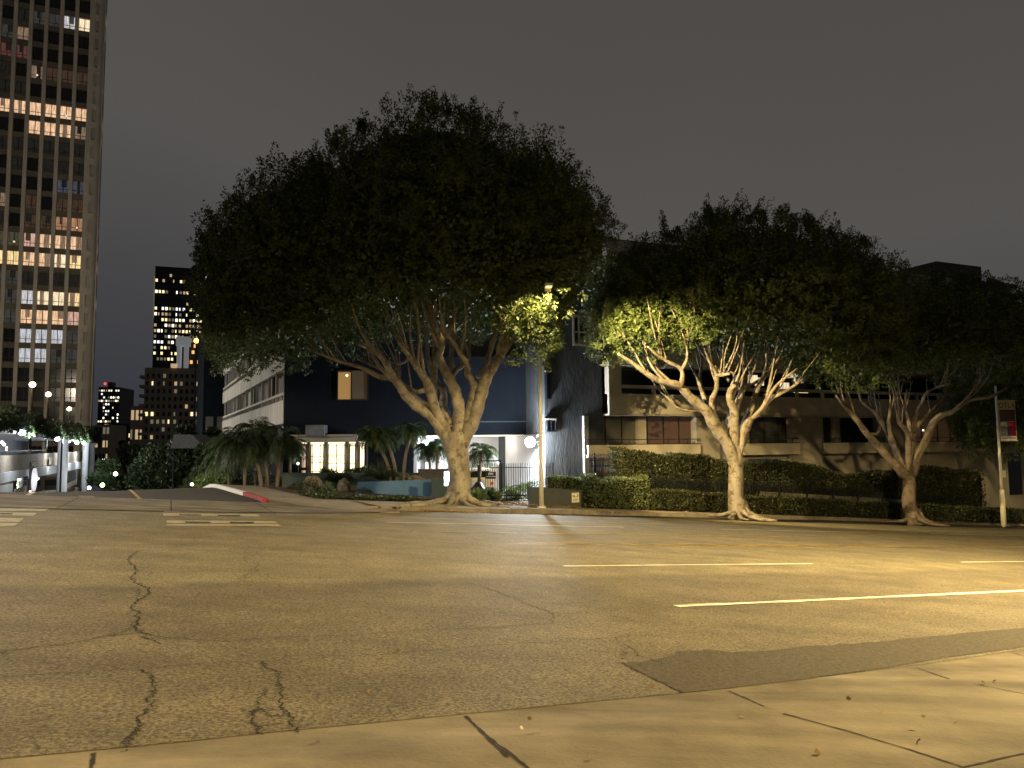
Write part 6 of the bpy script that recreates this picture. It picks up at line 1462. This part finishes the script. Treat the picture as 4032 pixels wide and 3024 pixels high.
t, F, s1, zt = far_tower('low warm lit building beneath the small office block', 374, 432, 1672, 300, 80, 20, 3, 4, .5, [oy[3], oy[4]], M_far2, seed=12, name='low_building')
t, F, s1, zt = far_tower('dim cluster of roofs with tiny lights between the far blocks', 466, 530, 1668, 480, 80, 20, 5, 8, .35, [oy[0], oy[3], oy[4]], M_far, seed=14, name='low_building')
# orange street lamp far down the street
q = P(773, 1342, 150); t = thing('street_lamp', 'small orange lamp far down the street at the left of the big tree', 'street lamp', (q[0], q[1], q[2]-24))
mb = MB(); mb.tube([q-(0, 0, 24), q-(0, 0, .3)], [.2, .12], 8); mb.build('pole', M_black, t); mb = MB(); mb.sphere(q, .45, n=12, k=8); mb.build('lamp_head', mat('orange_glow', (1, .5, .1), em=(1, .42, .05), es=14), t, smooth=True)
# ============================================================ BACKGROUND TREES
def bgtree(label, x, z, ytop, wpx, seed, m=M_dark, ybase=1900, n=9000, lf=.34, sq=1.0, name='dark_tree'):
    r = np.random.default_rng(seed); b = P(x, ybase, z); b[2] = groundz(b); top = ZofY(b, ytop); H = top-b[2]; w = wpx/FPX*z/2
    t = thing(name, label, 'tree', b, 'trees down the side street')
    mb = MB(); rr = random.Random(seed); mb.tube([b-(0, 0, .3), b+(0.1, 0, H*.35), b+(.2, 0, H*.6)], [.28, .2, .1], 8)
    for k in range(5):
        a = k*1.256; mb.tube([b+(.05, 0, H*.28), b+(math.cos(a)*w*.3, math.sin(a)*w*.3, H*.5), b+(math.cos(a)*w*.6, math.sin(a)*w*.6, H*.7)], [.13, .09, .03], 6)
    mb.build('trunk', M_palmbark, t, smooth=True)
    C = []; K = 13
    for k in range(K):
        a = rr.uniform(0, 6.28); q = rr.uniform(.1, .62); zc = rr.uniform(.38, .84); rad = w*rr.uniform(.30, .48); k_ = n//K
        d = unit(r.normal(size=(k_, 3))); p = d*rad*(.6+.4*r.random((k_, 1)))*[1, 1, .8*sq]+[math.cos(a)*w*q, math.sin(a)*w*q, H*zc*.97]; p[:, 2] = np.minimum(p[:, 2], H-abs(r.normal(size=k_))*.5); C.append(p)
    p = np.concatenate(C)+b; V = leaves(p, unit(r.normal(size=p.shape)+[0, 0, .2]), lf, lf*.55, r); quads_obj('crown', V, m, t)
for i, a in enumerate((('dark bushy tree straight down the side street', 520, 120, 1722, 210, M_dark), ('broad dark tree left of the wing, before the beige tower', 640, 95, 1700, 260, M_dark),
        ('greenish lamplit tree beside the base of the tall tower', 425, 88, 1775, 150, M_palm), ('tall dark tree touching the end of the pale wing', 770, 70, 1620, 200, M_dark), ('large black tree between the wing and the street', 735, 62, 1700, 230, M_dark),
        ('dark tree nearest the white kerb behind the palms', 815, 56, 1720, 150, M_dark), ('low dark tree at the dip of the side street', 575, 75, 1790, 190, M_dark), ('pointed dark conifer on the skyline beside the office block', 487, 200, 1668, 40, M_dark))):
    lb, x, z, yt, w_, m_ = a; bgtree(lb, x, z, yt, w_, 40+i, m_, n=7000 if i != 2 else 5000, lf=.22+.0022*z, name='conifer' if i == 7 else 'dark_tree')
shrub('shrub', 'bush lit orange and green by the path light near the white kerb', P(855, 1905, 47.5)-(0, 0, .6), 1.3, 2.0, 3200, .17, M_bright, seed=71)
shrub('shrub', 'leafy bush left of the path light, partly lit from below', P(795, 1905, 49)-(0, 0, .6), 1.2, 1.9, 2600, .17, M_palm, seed=72)
shrub('shrub', 'tall dim bush behind the path light, in front of the pale wing', P(900, 1895, 49)-(0, 0, .6), 1.6, 2.6, 3400, .17, M_dark, seed=73)
# path lights and small globes
for x, y, z, c_, s_, pw, lb in ((756, 1907, 44.8, (1, .82, .55), .09, 120, 'small bright path light at the far end of the white kerb'), (455, 1866, 78, (1, .85, .6), .20, 700, 'white globe lamp among trees down the side street'),
                       (403, 1910, 74, (.7, 1, .3), .2, 20, 'tiny green light at the foot of the lamplit tree'), (351, 1921, 70, (.9, .95, 1), .15, 120, 'bright ground light at the base of the tall tower'), (1174, 1825, 42.5, (1, .97, .9), .07, 12, 'small wall light at the left end of the lobby')):
    q = P(x, y, z); t = thing('garden_light', lb, 'lamp', (q[0], q[1], q[2]-.6)); mb = MB(); mb.sphere(q, s_, n=12, k=8); mb.build('bulb', mat('glow_%d' % x, c_, em=c_, es=16), t, smooth=True)
    mb = MB(); mb.tube([q-(0, 0, .9 if z < 60 else 3), q-(0, 0, s_*.8)], [.05, .04], 6); mb.build('stem', M_black, t); lamp('small_light', q+np.array([0, -.1, .25+s_]), pw, c_, .08, parent=t)
# small gabled canopy among the trees
q = P(765, 1765, 58); Fg = Frame(q[:2], 100); t = thing('gabled_canopy', 'small dark slatted gable roof above the palms, left of the wing', 'canopy', (q[0], q[1], groundz(q)))
z0 = q[2]; w = 1.5; mb = MB()
mb.hexa([Fg.pt(-w, z0, .8), Fg.pt(w, z0, .8), Fg.pt(w, z0, -1.5), Fg.pt(-w, z0, -1.5)], [Fg.pt(-w*.9, z0+1.1, .6), Fg.pt(.2, z0+1.0, .6), Fg.pt(.2, z0+1.0, -1.3), Fg.pt(-w*.9, z0+1.1, -1.3)]); mb.build('roof', mat('grey_slats', (.06, .065, .07), (.12, .12, .12), 8), t)
for a in (-w+.1, w-.1): mb = MB(); mb.tube([Fg.pt(a, groundz(q), .5), Fg.pt(a, z0, .5)], [.06, .06], 6); mb.build('post', M_black, t)
